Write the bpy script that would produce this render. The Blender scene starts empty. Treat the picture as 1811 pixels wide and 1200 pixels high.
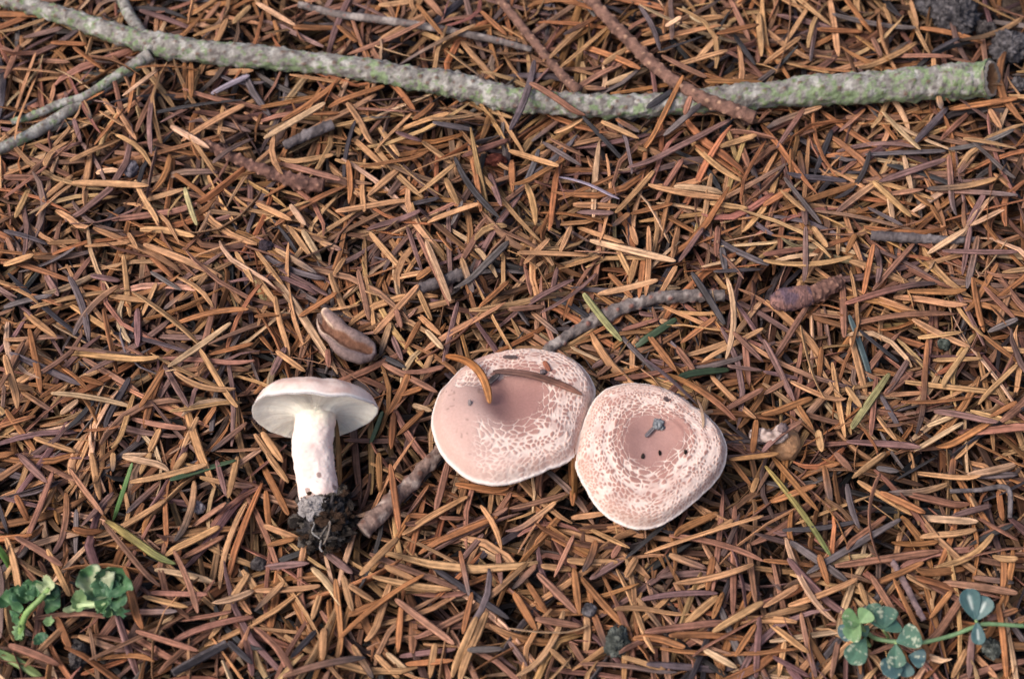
import bpy, math, random
import numpy as np
from mathutils import Vector
from mathutils.bvhtree import BVHTree

random.seed(7)
rng = np.random.default_rng(11)
scene = bpy.context.scene
COL = scene.collection

# ------------------------------------------------------------------ camera, sky, sun, exposure
ELEV = math.radians(58)
DIST = 0.45
FOCAL, SENSOR = 60.0, 36.0
CAM = np.array([0, -DIST * math.cos(ELEV), DIST * math.sin(ELEV)])
FWD = np.array([0, math.cos(ELEV), -math.sin(ELEV)])
RGT = np.array([1.0, 0, 0])
UPV = np.array([0, math.sin(ELEV), math.cos(ELEV)])
cd = bpy.data.cameras.new('camera')
cam = bpy.data.objects.new('camera', cd)
COL.objects.link(cam)
cam.location = CAM
cam.rotation_euler = (math.radians(90) - ELEV, 0, 0)
cd.lens, cd.sensor_width = FOCAL, SENSOR
cd.clip_start, cd.clip_end = 0.01, 200
cd.dof.use_dof = True
cd.dof.focus_distance = 0.442
cd.dof.aperture_fstop = 15
scene.camera = cam

SUN_ELEV, SUN_AZ = math.radians(52), math.radians(-112)   # azimuth from +y, clockwise to +x
sd = Vector((math.sin(SUN_AZ) * math.cos(SUN_ELEV), math.cos(SUN_AZ) * math.cos(SUN_ELEV), math.sin(SUN_ELEV)))
world = bpy.data.worlds.new('World')
scene.world = world
world.use_nodes = True
wn = world.node_tree
bg = wn.nodes['Background']
sky = wn.nodes.new('ShaderNodeTexSky')
sky.sky_type = 'NISHITA'
sky.sun_disc = False
sky.sun_elevation = SUN_ELEV
sky.sun_rotation = SUN_AZ
sky.dust_density = 6.0
sky.air_density = 1.0
sky.ozone_density = 0.6
bg.inputs['Strength'].default_value = 0.11
wn.links.new(sky.outputs[0], bg.inputs['Color'])
sl = bpy.data.lights.new('sun', 'SUN')
sl.energy = 1.5
sl.angle = math.radians(24)
sl.color = (1.0, 0.93, 0.84)
sun = bpy.data.objects.new('sun', sl)
COL.objects.link(sun)
sun.rotation_euler = sd.to_track_quat('Z', 'Y').to_euler()
sun.location = (-0.3, -0.2, 0.6)
vs = scene.view_settings
vs.view_transform = 'Standard'
vs.look = 'None'
vs.gamma = 1
vs.use_curve_mapping = False
vs.exposure = 0.62
try:
    scene.cycles.max_bounces = 6
    scene.cycles.diffuse_bounces = 4
    scene.cycles.use_denoising = True
except Exception:
    pass

# ------------------------------------------------------------------ helpers
def ray(px, py):
    x = (px - 905.5) / 1811 * SENSOR / FOCAL
    y = -(py - 600.0) / 1811 * SENSOR / FOCAL
    d = FWD + x * RGT + y * UPV
    return d / np.linalg.norm(d)

def P(px, py, z=0.0):
    d = ray(px, py)
    return CAM + d * ((z - CAM[2]) / d[2])

def on_plane(px, py, o, n):
    d = ray(px, py)
    return CAM + d * (np.dot(o - CAM, n) / np.dot(d, n))

def lin(c):
    c = np.asarray(c, float) / 255.0
    return np.where(c <= 0.04045, c / 12.92, ((c + 0.055) / 1.055) ** 2.4)

def _hash(ix, iy, iz, seed):
    h = (ix.astype(np.int64) * 374761393 + iy.astype(np.int64) * 668265263 + iz.astype(np.int64) * 2147483647 + seed * 1274126177) & 0xffffffff
    h = ((h ^ (h >> 13)) * 1274126177) & 0xffffffff
    return ((h ^ (h >> 16)) & 0xffff) / 65535.0

def vnoise(p, scale=1.0, seed=0, octaves=1):
    """value noise in [-1, 1] at points p (n, 3)"""
    out = np.zeros(len(p)); amp = 1.0; tot = 0.0
    for o in range(octaves):
        q = p * scale * (2.03 ** o) + 17.3 * o
        i = np.floor(q).astype(np.int64); f = q - i
        f = f * f * f * (f * (f * 6 - 15) + 10)
        v = 0
        for dx in (0, 1):
            for dy in (0, 1):
                for dz in (0, 1):
                    w = (f[:, 0] if dx else 1 - f[:, 0]) * (f[:, 1] if dy else 1 - f[:, 1]) * (f[:, 2] if dz else 1 - f[:, 2])
                    v = v + w * _hash(i[:, 0] + dx, i[:, 1] + dy, i[:, 2] + dz, seed + o)
        out += amp * (v * 2 - 1); tot += amp; amp *= 0.5
    return out / tot

def sstep(a, b, x):
    t = np.clip((x - a) / (b - a), 0, 1)
    return t * t * (3 - 2 * t)

def mixc(a, b, f):
    f = np.asarray(f)[..., None]
    return a * (1 - f) + b * f

def make_mesh(name, verts, faces, cols=None, smooth=True, uv=None):
    me = bpy.data.meshes.new(name)
    if isinstance(faces, tuple):                       # (flat loops, start, total)
        loops, starts, totals = faces
        me.vertices.add(len(verts)); me.vertices.foreach_set('co', np.asarray(verts, np.float32).ravel())
        me.loops.add(len(loops)); me.loops.foreach_set('vertex_index', np.asarray(loops, np.int32))
        me.polygons.add(len(starts)); me.polygons.foreach_set('loop_start', np.asarray(starts, np.int32))
        me.update(calc_edges=True)
    else:
        me.from_pydata([tuple(v) for v in verts], [], faces)
    if cols is not None:
        a = me.color_attributes.new('Col', 'FLOAT_COLOR', 'POINT')
        c4 = np.ones((len(verts), 4), np.float32); c4[:, :3] = cols
        a.data.foreach_set('color', c4.ravel())
    if uv is not None:                                 # per-vertex across/along coordinates
        a = me.attributes.new('strip', 'FLOAT_VECTOR', 'POINT')
        v3 = np.zeros((len(verts), 3), np.float32); v3[:, :uv.shape[1]] = uv
        a.data.foreach_set('vector', v3.ravel())
    if smooth:
        me.polygons.foreach_set('use_smooth', np.ones(len(me.polygons), bool))
    me.update()
    return me

def tag(o, label, cat, group=None, kind=None):
    if label: o['label'] = label
    if cat: o['category'] = cat
    if group: o['group'] = group
    if kind: o['kind'] = kind
    return o

def obj(name, me, mat, parent=None):
    o = bpy.data.objects.new(name, me)
    COL.objects.link(o)
    if me is not None and mat is not None:
        me.materials.append(mat)
    if parent is not None:
        o.parent = parent
    return o

def thing(name, loc, label, cat, group=None):
    o = bpy.data.objects.new(name, None)
    COL.objects.link(o)
    o.location = loc; o.empty_display_size = 0.005
    return tag(o, label, cat, group)

def mat_vcol(name, rough=0.7, nscale=900, namp=0.25, bump=0.3, spec=0.3, sss=0.0, strip=False, bscale=None, bdist=0.0003):
    m = bpy.data.materials.new(name); m.use_nodes = True
    n, l = m.node_tree.nodes, m.node_tree.links
    b = n['Principled BSDF']
    b.inputs['Roughness'].default_value = rough
    b.inputs['Specular IOR Level'].default_value = spec
    at = n.new('ShaderNodeAttribute'); at.attribute_name = 'Col'
    geo = n.new('ShaderNodeTexCoord')
    nz = n.new('ShaderNodeTexNoise'); nz.inputs['Scale'].default_value = nscale; nz.inputs['Detail'].default_value = 3
    pos = n.new('ShaderNodeNewGeometry')
    l.new(pos.outputs['Position'], nz.inputs['Vector'])
    mr = n.new('ShaderNodeMapRange'); mr.inputs['From Min'].default_value = 0.25; mr.inputs['From Max'].default_value = 0.75
    mr.inputs['To Min'].default_value = 1 - namp; mr.inputs['To Max'].default_value = 1 + namp * 0.6
    l.new(nz.outputs['Fac'], mr.inputs['Value'])
    mul = n.new('ShaderNodeVectorMath'); mul.operation = 'SCALE'
    l.new(at.outputs['Color'], mul.inputs[0]); l.new(mr.outputs[0], mul.inputs['Scale'])
    last = mul.outputs[0]
    if strip:                                          # resin lines and scuffs running along each needle
        sa = n.new('ShaderNodeAttribute'); sa.attribute_name = 'strip'
        sx = n.new('ShaderNodeSeparateXYZ'); l.new(sa.outputs['Vector'], sx.inputs[0])
        cb = n.new('ShaderNodeCombineXYZ')
        m1 = n.new('ShaderNodeMath'); m1.operation = 'MULTIPLY'; m1.inputs[1].default_value = 7.5
        m2 = n.new('ShaderNodeMath'); m2.operation = 'MULTIPLY'; m2.inputs[1].default_value = 0.7
        l.new(sx.outputs[0], m1.inputs[0]); l.new(sx.outputs[1], m2.inputs[0])
        l.new(m1.outputs[0], cb.inputs[0]); l.new(m2.outputs[0], cb.inputs[1]); l.new(sx.outputs[2], cb.inputs[2])
        n2 = n.new('ShaderNodeTexNoise'); n2.inputs['Scale'].default_value = 1.0; n2.inputs['Detail'].default_value = 2.5
        l.new(cb.outputs[0], n2.inputs['Vector'])
        r2 = n.new('ShaderNodeMapRange'); r2.inputs['From Min'].default_value = 0.34; r2.inputs['From Max'].default_value = 0.60
        r2.inputs['To Min'].default_value = 0.40; r2.inputs['To Max'].default_value = 1.14
        l.new(n2.outputs['Fac'], r2.inputs['Value'])
        mu2 = n.new('ShaderNodeVectorMath'); mu2.operation = 'SCALE'
        l.new(last, mu2.inputs[0]); l.new(r2.outputs[0], mu2.inputs['Scale'])
        last = mu2.outputs[0]
    l.new(last, b.inputs['Base Color'])
    if bump:
        nb = n.new('ShaderNodeTexNoise'); nb.inputs['Scale'].default_value = bscale or nscale * 1.7; nb.inputs['Detail'].default_value = 4
        l.new(pos.outputs['Position'], nb.inputs['Vector'])
        bp = n.new('ShaderNodeBump'); bp.inputs['Strength'].default_value = bump; bp.inputs['Distance'].default_value = bdist
        l.new(nb.outputs['Fac'], bp.inputs['Height']); l.new(bp.outputs[0], b.inputs['Normal'])
    if sss:
        b.inputs['Subsurface Weight'].default_value = sss
        b.inputs['Subsurface Radius'].default_value = (0.0025, 0.0015, 0.001)
        b.inputs['Subsurface Scale'].default_value = 1.0
    return m

M_NEEDLE = mat_vcol('dry_needle', 0.68, 700, 0.3, 0.25, 0.22, strip=True, bscale=1500, bdist=0.0002)
M_FRESH = mat_vcol('green_needle', 0.42, 900, 0.2, 0.1, 0.4)
M_BARK = mat_vcol('bark', 0.85, 1100, 0.35, 0.6, 0.2, bscale=1600, bdist=0.0004)
M_SOIL = mat_vcol('soil', 0.95, 900, 0.5, 0.8, 0.1, bscale=1100, bdist=0.0008)
M_CAP = mat_vcol('cap_skin', 0.62, 1500, 0.10, 0.25, 0.25, sss=0.12, bscale=2500, bdist=0.0002)
M_FLESH = mat_vcol('mushroom_flesh', 0.65, 900, 0.08, 0.25, 0.25, sss=0.2, bscale=1500, bdist=0.0003)
M_LEAF = mat_vcol('leaf', 0.52, 900, 0.22, 0.25, 0.45, sss=0.0)

# ------------------------------------------------------------------ needle geometry (vectorised)
RING = np.array([[-1.0, -0.05], [-0.55, 0.85], [0.0, 0.15], [0.55, 0.85], [1.0, -0.05], [0.0, -0.9]])
RU = np.array([0.0, 0.28, 0.5, 0.72, 1.0, 0.5])

def needles_geo(P0, P1, bow, vbow, hook, width, roll, col0, col1, K, seed, blunt=None, ring=RING, ru=RU):
    N = len(P0); R = len(ring)
    if K == 6: t = np.array([0.0, 0.11, 0.37, 0.64, 0.89, 1.0])
    else: t = np.concatenate([[0, 0.035, 0.1], np.linspace(0.2, 0.84, K - 6), [0.93, 0.975, 1.0]])
    D = P1 - P0
    L = np.linalg.norm(D, axis=1)
    T = D / L[:, None]
    up = np.tile([0.0, 0, 1.0], (N, 1))
    S = np.cross(T, up); S /= np.linalg.norm(S, axis=1)[:, None] + 1e-9
    U = np.cross(S, T)
    tt = t[None, :, None]
    par = 4 * tt * (1 - tt)
    hk = np.clip((tt - 0.66) / 0.34, 0, 1) ** 2
    C = P0[:, None] + D[:, None] * tt - S[:, None] * (bow[:, None, None] * par) + U[:, None] * (vbow[:, None, None] * par) \
        + (S * np.cos(roll * 9)[:, None] + U * np.abs(np.sin(roll * 9))[:, None])[:, None] * hook[:, None, None] * hk
    dpar = 4 - 8 * tt
    TT = D[:, None] - S[:, None] * (bow[:, None, None] * dpar) + U[:, None] * (vbow[:, None, None] * dpar)
    TT /= np.linalg.norm(TT, axis=2)[..., None]
    SS = np.cross(TT, U[:, None]); SS /= np.linalg.norm(SS, axis=2)[..., None]
    UU = np.cross(SS, TT)
    tw = roll[:, None, None] + (rng.normal(0, 0.25, N)[:, None, None]) * (tt - 0.5)
    A = SS * np.cos(tw) + UU * np.sin(tw)
    B = -SS * np.sin(tw) + UU * np.cos(tw)
    if blunt is None: blunt = rng.uniform(0.0, 0.6, N)
    if K == 6:
        prof = np.stack([np.full(N, 0.42), np.full(N, 0.88), np.ones(N), np.ones(N), 0.62 + 0.3 * blunt, 0.12 + 0.28 * blunt], 1)
    else:
        base = np.interp(t, [0, 0.035, 0.1, 0.3, 0.6, 0.84], [0.35, 0.62, 0.84, 0.98, 1.0, 0.92])
        prof = np.tile(base, (N, 1))
        prof[:, -3] = 0.58 + 0.3 * blunt; prof[:, -2] = 0.36 + 0.38 * blunt; prof[:, -1] = 0.08 + 0.3 * blunt
    hw = (width * 0.5)[:, None] * prof
    ht = (width * rng.uniform(0.09, 0.18, N))[:, None] * (0.45 + 0.55 * prof)
    V = C[:, :, None] + A[:, :, None] * (ring[None, None, :, 0, None] * hw[:, :, None, None]) \
        + B[:, :, None] * (ring[None, None, :, 1, None] * ht[:, :, None, None])
    V = V.reshape(-1, 3)
    cc = col0[:, None, :] * (1 - t)[None, :, None] + col1[:, None, :] * t[None, :, None]
    cc = cc * (1 + rng.normal(0, 0.07, (N, K, 1)))
    c = np.repeat(cc[:, :, None, :], R, 2)
    gr = np.ones(R); gr[2] = 0.66; gr[0] = gr[4] = 0.86
    c = (c * gr[None, None, :, None]).reshape(-1, 3)
    uv = np.zeros((N, K, R, 3)); uv[..., 0] = ru[None, None]; uv[..., 1] = (t[None, :, None] * (L / 0.006)[:, None, None]); uv[..., 2] = (np.arange(N) * 3.77 + seed)[:, None, None]
    uv = uv.reshape(-1, 3)
    f = []
    for k in range(K - 1):
        for j in range(R):
            j2 = (j + 1) % R
            f.append((k * R + j, k * R + j2, (k + 1) * R + j2, (k + 1) * R + j))
    quads = np.array(f); nq = len(f)
    capA = np.arange(R)[::-1]; capB = np.arange(R) + (K - 1) * R
    one = np.concatenate([quads.ravel(), capA, capB])
    lens = np.array([4] * nq + [R, R])
    loops = (one[None] + (np.arange(N) * K * R)[:, None]).ravel()
    starts1 = np.concatenate([[0], np.cumsum(lens)[:-1]])
    starts = (starts1[None] + (np.arange(N) * len(one))[:, None]).ravel()
    return V, (loops, starts, None), np.clip(c, 0.004, 1), uv

PAL = {k: lin(v) for k, v in dict(
    t=(197, 150, 110), o=(168, 114, 77), r=(158, 113, 94), m=(136, 104, 100), g=(114, 102, 104), d=(70, 65, 69),
    p=(216, 176, 142), y=(178, 166, 120), G=(60, 78, 56), b=(84, 102, 102), l=(172, 160, 172), Y=(186, 166, 84)).items()}

# ------------------------------------------------------------------ needle litter: drop needles on a height field
GX0, GY0, GS = -0.36, -0.30, 0.0008
NX, NY = int(0.72 / GS), int(0.68 / GS)
gx = GX0 + np.arange(NX) * GS; gy = GY0 + np.arange(NY) * GS
GXX, GYY = np.meshgrid(gx, gy, indexing='ij')
pts = np.stack([GXX.ravel(), GYY.ravel(), np.zeros(NX * NY)], 1)
def soil_h(p):
    q = np.array(p, float); q[:, 2] = 0
    return 0.0030 * vnoise(q, 22, 3) + 0.0012 * vnoise(q, 75, 5) + 0.0007 * vnoise(q, 300, 9, 2)
H = soil_h(pts).reshape(NX, NY)

def hsample(x, y):
    i = np.clip(((x - GX0) / GS).astype(int), 0, NX - 1); j = np.clip(((y - GY0) / GS).astype(int), 0, NY - 1)
    return i, j

NS = 13
TS = np.linspace(-0.5, 0.5, NS)
def drop(cx, cy, ang, L, bow, thick, sink, maxslope=0.32):
    """rest needles on the height field; returns the end heights"""
    dx, dy = np.cos(ang), np.sin(ang)
    par = 1 - (2 * TS) ** 2
    X = cx[:, None] + dx[:, None] * TS * L[:, None] - (-dy)[:, None] * 0 + (-dy)[:, None] * bow[:, None] * par
    Y = cy[:, None] + dy[:, None] * TS * L[:, None] + dx[:, None] * bow[:, None] * par
    i, j = hsample(X, Y)
    h = H[i, j]
    c = NS // 2
    tl = TS[:c]; tr = TS[c + 1:]
    hl = h[:, :c, None]; hr = h[:, None, c + 1:]
    w = (-tl[:, None]) / (tr[None, :] - tl[:, None])
    v = hl * (1 - w) + hr * w
    flat = v.reshape(len(cx), -1)
    best = flat.argmax(1)
    bi, bj = best // len(tr), best % len(tr)
    n = np.arange(len(cx))
    slope = (h[n, c + 1 + bj] - h[n, bi]) / (tr[bj] - tl[bi])
    z0 = flat[n, best]
    mid = h[:, c]
    over = mid > z0
    z0 = np.where(over, mid, z0)
    slope = slope / L
    slope = np.clip(slope, -maxslope, maxslope) * L
    line = z0[:, None] + slope[:, None] * TS
    # a bendy needle sags a little into what carries it
    lift = np.where(over[:, None], 0, 0)
    line = line - sink[:, None] + lift
    for off in (-0.0008, 0.0, 0.0008):
        ii, jj = hsample(X + (-dy)[:, None] * off, Y + dx[:, None] * off)
        np.maximum.at(H, (ii, jj), line + thick[:, None] * (1.0 if off == 0 else 0.6))
    zc = line + thick[:, None] * 0.5
    return zc[:, 0], zc[:, -1]

def bare(x, y):
    """thin litter where the soil shows (beside the cut branch end)"""
    q = P(1775, 45)
    return ((x - q[0]) / 0.026) ** 2 + ((y - q[1]) / 0.022) ** 2 < 1

recs = []
def rain(n, x0, x1, y0, y1, age0, age1, batch=220, hole=None):
    done = 0
    while done < n:
        b = min(batch, n - done)
        T3_ = 2
        cx = rng.uniform(x0, x1, (T3_, b)); cy = rng.uniform(y0, y1, (T3_, b)); an = rng.uniform(0, 2 * math.pi, (T3_, b))
        hs = 0                                         # of a few tries keep the one that slides into the deepest hollow
        for kk in (-0.009, -0.0045, 0.0, 0.0045, 0.009):
            i_, j_ = hsample(cx + np.cos(an) * kk, cy + np.sin(an) * kk); hs = np.maximum(hs, H[i_, j_]) if kk > -0.009 else H[i_, j_]
        pick = hs.argmin(0); nb_ = np.arange(b)
        cx, cy, an = cx[pick, nb_], cy[pick, nb_], an[pick, nb_]
        keep = np.ones(b, bool)
        if hole is not None:
            keep &= ~((cx > hole[0]) & (cx < hole[1]) & (cy > hole[2]) & (cy < hole[3]))
        keep &= ~(bare(cx, cy) & (rng.random(b) < 0.80))
        cx, cy, an = cx[keep], cy[keep], an[keep]
        m = len(cx)
        if m:
            ang = an
            L = np.clip(rng.normal(0.0240, 0.0062, m), 0.006, 0.040)
            w = np.clip(rng.normal(0.00172, 0.00036, m), 0.0007, 0.0025)
            bow = rng.normal(0, 0.085, m) * L
            th = w * 0.34
            za, zb = drop(cx, cy, ang, L, bow, th, rng.uniform(0.0, 0.0008, m))
            age = age0 + (age1 - age0) * done / n
            recs.append(np.stack([cx, cy, ang, L, bow, w, za, zb, np.full(m, age)], 1))
        done += b
IN = (-0.185, 0.185, -0.118, 0.150)
for lay in range(4):
    rain((5400, 4300, 3200, 2200)[lay], *IN, lay / 4, (lay + 1) / 4)
    rain(7000, -0.34, 0.34, -0.27, 0.34, lay / 4, (lay + 1) / 4, hole=IN)
fi, fj = hsample(GXX, GYY)
fr = (GXX > -0.13) & (GXX < 0.13) & (GYY > -0.09) & (GYY < 0.11)
ZOFF = float(np.mean(H[fr])) - 0.0
H -= ZOFF
R_ = np.concatenate(recs)
R_[:, 6:8] -= ZOFF

def smooth_h(x, y, rad=0.006, q=70):
    i0, j0 = hsample(np.array([x]), np.array([y])); k = int(rad / GS)
    s = H[max(0, i0[0] - k):i0[0] + k + 1, max(0, j0[0] - k):j0[0] + k + 1]
    return float(np.percentile(s, q))

def rnd_palette(age, n):
    """needle colours: older needles weather greyer, deeper ones also carry painted gap shade"""
    keys = ['t', 'o', 'r', 'm', 'g', 'd', 'p']
    w0 = np.array([0.10, 0.24, 0.25, 0.16, 0.11, 0.12, 0.02])
    w1 = np.array([0.35, 0.23, 0.21, 0.07, 0.04, 0.02, 0.08])
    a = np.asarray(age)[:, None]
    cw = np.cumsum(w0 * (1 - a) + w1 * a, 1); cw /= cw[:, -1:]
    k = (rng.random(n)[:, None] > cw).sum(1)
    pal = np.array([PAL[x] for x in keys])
    return pal[k] * rng.uniform(0.72, 1.10, (n, 1)) * (0.22 + 0.82 * sstep(0.35, 0.88, a)) * (1 + rng.normal(0, 0.05, (n, 3)))  # lower layers darkened in colour, standing in for shade between needles

# ------------------------------------------------------------------ ground sheet
ax = np.concatenate([-np.geomspace(25, 0.4, 26), np.linspace(-0.36, 0.36, 241), np.geomspace(0.4, 25, 26)])
gxx, gyy = np.meshgrid(ax, ax, indexing='ij')
gp = np.stack([gxx.ravel(), gyy.ravel(), np.zeros(gxx.size)], 1)
gz = soil_h(gp)
near = np.maximum(np.abs(gp[:, 0]), np.abs(gp[:, 1])) < 0.42
gp[:, 2] = gz - ZOFF - 0.0006 + np.where(near, 0, 0.006 * vnoise(gp, 3, 4))
nn = len(ax)
idx = np.arange(nn * nn).reshape(nn, nn)
gf = np.stack([idx[:-1, :-1], idx[1:, :-1], idx[1:, 1:], idx[:-1, 1:]], -1).reshape(-1, 4)
soilc = mixc(lin((52, 44, 42)), lin((92, 80, 72)), 0.5 + 0.5 * vnoise(gp, 120, 8, 2))
litc = mixc(lin((120, 80, 52)), lin((70, 50, 40)), 0.5 + 0.5 * vnoise(gp, 40, 6, 3))
far = sstep(0.30, 0.40, np.maximum(np.abs(gp[:, 0]), np.abs(gp[:, 1])))
me = make_mesh('ground', gp, (gf.ravel(), np.arange(len(gf)) * 4, None), mixc(soilc, litc, far))
tag(obj('ground', me, M_SOIL), None, None, kind='structure')

# ------------------------------------------------------------------ what the litter must leave clear
ZMAX = np.full((1811 // 2 + 1, 601), 9.0)       # highest litter allowed along each line of sight (half-resolution)
ZHARD = np.full_like(ZMAX, 9.0)
def zdisc(x, y, r, z, hard=False):
    x, y, r = x / 2, y / 2, max(r / 2, 1)
    x0, x1, y0, y1 = int(max(0, x - r)), int(min(ZMAX.shape[0], x + r + 2)), int(max(0, y - r)), int(min(601, y + r + 2))
    if x1 <= x0 or y1 <= y0: return
    a, b = np.meshgrid(np.arange(x0, x1), np.arange(y0, y1), indexing='ij')
    m = (a - x) ** 2 + (b - y) ** 2 <= r * r
    for Q in ((ZMAX, ZHARD) if hard else (ZMAX,)):
        v = Q[x0:x1, y0:y1]; v[m] = np.minimum(v[m], z)
def zpoly(pts, z):
    pts = np.array(pts, float) / 2
    a, b = np.meshgrid(np.arange(ZMAX.shape[0]), np.arange(601), indexing='ij')
    ins = np.zeros(a.shape, bool)
    for (xa, ya), (xb, yb) in zip(pts, np.roll(pts, -1, 0)):
        c = ((ya > b) != (yb > b)) & (a < (xb - xa) * (b - ya) / (yb - ya + 1e-9) + xa)
        ins ^= c
    for Q in (ZMAX, ZHARD): Q[ins] = np.minimum(Q[ins], z)
def to_px(p):
    d = p - CAM
    k = d @ FWD
    return 905.5 + (d @ RGT) / k * FOCAL / SENSOR * 1811, 600 - (d @ UPV) / k * FOCAL / SENSOR * 1811
def zlook(Q, p):
    x, y = to_px(p)
    ok = (x >= 0) & (x < 1811) & (y >= 0) & (y < 1200)
    return np.where(ok, Q[np.clip(x / 2, 0, ZMAX.shape[0] - 1).astype(int), np.clip(y / 2, 0, 600).astype(int)], 9.0)
OUT_L = [(763, 739), (764, 725), (770, 702), (778, 683), (794, 665), (819, 640), (845, 625), (880, 616), (915, 611), (962, 611), (997, 618), (1025, 634), (1046, 658), (1054, 679), (1054, 690), (1046, 711), (1034, 742), (1025, 772), (1020, 793), (1006, 806), (973, 820), (938, 835), (908, 844), (871, 849), (843, 843), (817, 830), (791, 807), (775, 786), (766, 760)]
OUT_R = [(1020, 820), (1022, 780), (1032, 750), (1042, 722), (1056, 697), (1073, 682), (1097, 674), (1120, 671), (1150, 674), (1175, 680), (1200, 692), (1230, 712), (1260, 735), (1280, 760), (1289, 785), (1287, 810), (1277, 835), (1252, 862), (1227, 885), (1202, 905), (1180, 919), (1150, 930), (1130, 930), (1102, 922), (1075, 907), (1055, 887), (1040, 862), (1027, 837)]
zpoly(OUT_L, 0.0035); zpoly(OUT_R, 0.0035)
zpoly([(445, 690), (480, 662), (560, 655), (610, 653), (650, 672), (668, 715), (655, 755), (600, 775), (592, 870), (535, 870), (522, 770), (470, 765), (447, 730)], 0.0005)
zpoly([(520, 860), (605, 855), (628, 890), (620, 935), (580, 972), (545, 955), (522, 910)], 0.0002)
zpoly([(560, 546), (590, 546), (612, 568), (645, 590), (668, 632), (640, 642), (602, 636), (580, 608)], 0.001)
zpoly([(1362, 520), (1400, 508), (1440, 505), (1480, 496), (1490, 508), (1440, 535), (1390, 548), (1362, 542)], 0.0015)
for k_ in range(12): zdisc(1335 + k_ * 5.5, 772 + k_ * 1.0, 16, 0.001)
zpoly([(1480, 1080), (1560, 1065), (1600, 1110), (1640, 1110), (1640, 1200), (1560, 1200), (1490, 1170)], 0.0045)
zpoly([(1690, 1045), (1755, 1050), (1745, 1140), (1715, 1140)], 0.006)
zpoly([(130, 1010), (225, 1000), (232, 1085), (135, 1085)], 0.004)
zpoly([(10, 1020), (100, 1015), (110, 1075), (30, 1120), (10, 1080)], 0.004)

# ------------------------------------------------------------------ tubes: branch and twigs
def catmull(pts, n):
    pts = np.asarray(pts, float)
    p = np.vstack([2 * pts[0] - pts[1], pts, 2 * pts[-1] - pts[-2]])
    out = []
    m = len(pts) - 1
    for u in np.linspace(0, m - 1e-6, n):
        i = int(u); f = u - i
        a, b, c, d = p[i], p[i + 1], p[i + 2], p[i + 3]
        out.append(0.5 * ((2 * b) + (-a + c) * f + (2 * a - 5 * b + 4 * c - d) * f * f + (-a + 3 * b - 3 * c + d) * f ** 3))
    return np.array(out)

def tube(path, rad, segs, bumps=None, rough=0.08, nscale=260, seed=1, capped=True):
    """path (n,3), rad (n) -> verts, faces, per-vertex (arc length, angle, relief, upness)"""
    n = len(path)
    T = np.gradient(path, axis=0); T /= np.linalg.norm(T, axis=1)[:, None]
    S = np.cross(T, [0, 0, 1.0]); S /= np.linalg.norm(S, axis=1)[:, None] + 1e-9
    U = np.cross(S, T)
    arc = np.concatenate([[0], np.cumsum(np.linalg.norm(np.diff(path, axis=0), axis=1))])
    a = np.linspace(0, 2 * math.pi, segs, endpoint=False)
    nrm = S[:, None] * np.cos(a)[None, :, None] + U[:, None] * np.sin(a)[None, :, None]
    base = (path[:, None] + nrm * rad[:, None, None]).reshape(-1, 3)
    AR = np.repeat(arc, segs); AN = np.tile(a, n); RR = np.repeat(rad, segs)
    rel = np.zeros(n * segs)
    if bumps:                                         # leaf cushions in a spiral
        step, size, height = bumps
        r0 = float(np.mean(rad))
        sd_ = []
        g = 0
        for s in np.arange(step * 0.5, arc[-1], step):
            k = max(3, int(2 * math.pi * r0 / (step * 1.6)))
            for q in range(k):
                sd_.append((s + random.uniform(-.35, .35) * step, (q + 0.5 * (g % 2)) * 2 * math.pi / k + random.uniform(-.3, .3), random.uniform(.55, 1.2)))
            g += 1
        for s, th, k in sd_:
            lo, hi = np.searchsorted(arc, [s - 3 * size, s + 3 * size])
            sl_ = slice(lo * segs, hi * segs)
            da = (AN[sl_] - th + math.pi) % (2 * math.pi) - math.pi
            ds = AR[sl_] - s
            d2 = (ds / (size * 1.3)) ** 2 + (da * RR[sl_] / size) ** 2
            rel[sl_] = np.maximum(rel[sl_], k * np.exp(-d2 * 1.4))
        h = rel * height
    else:
        h = 0
    nz = vnoise(base, nscale, seed, 3)
    nz2 = vnoise(base, nscale * 4, seed + 5, 2)
    V = base + nrm.reshape(-1, 3) * (h + RR * rough * nz + RR * rough * 0.45 * nz2)[:, None]
    f = []
    for i in range(n - 1):
        for j in range(segs):
            j2 = (j + 1) % segs
            f.append((i * segs + j, i * segs + j2, (i + 1) * segs + j2, (i + 1) * segs + j))
    if capped:
        f.append(tuple(range(segs - 1, -1, -1))); f.append(tuple(range((n - 1) * segs, n * segs)))
    return V, f, rel, np.sin(AN), AR, nz

def px_path(pts, zrel=0.75, n=60, zfix=None, q=80):
    """pixels + radius px -> smooth path resting on the litter"""
    w = []
    for x, y, r in pts:
        rad = r * 0.149e-3
        z = 0.0
        for _ in range(3):
            p = P(x, y, z)
            z = (smooth_h(p[0], p[1], 0.008, q) + rad * zrel) if zfix is None else zfix + rad * zrel
        w.append((x, y, rad * np.linalg.norm(P(x, y, z) - CAM) / DIST, z, r))
    w = catmull(np.array(w), n)
    # even the height out: wood is stiff
    u = np.linspace(-1, 1, n)
    z = np.polyval(np.polyfit(u, w[:, 3], 2 if n < 300 else 3), u)
    pth = np.array([P(a, b, c) for a, b, c in zip(w[:, 0], w[:, 1], z)])
    for k in range(0, n, 2):
        zdisc(w[k, 0], w[k, 1], w[k, 4] * 1.0, z[k] - 0.2 * w[k, 2])
    return pth, w[:, 2]

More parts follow.
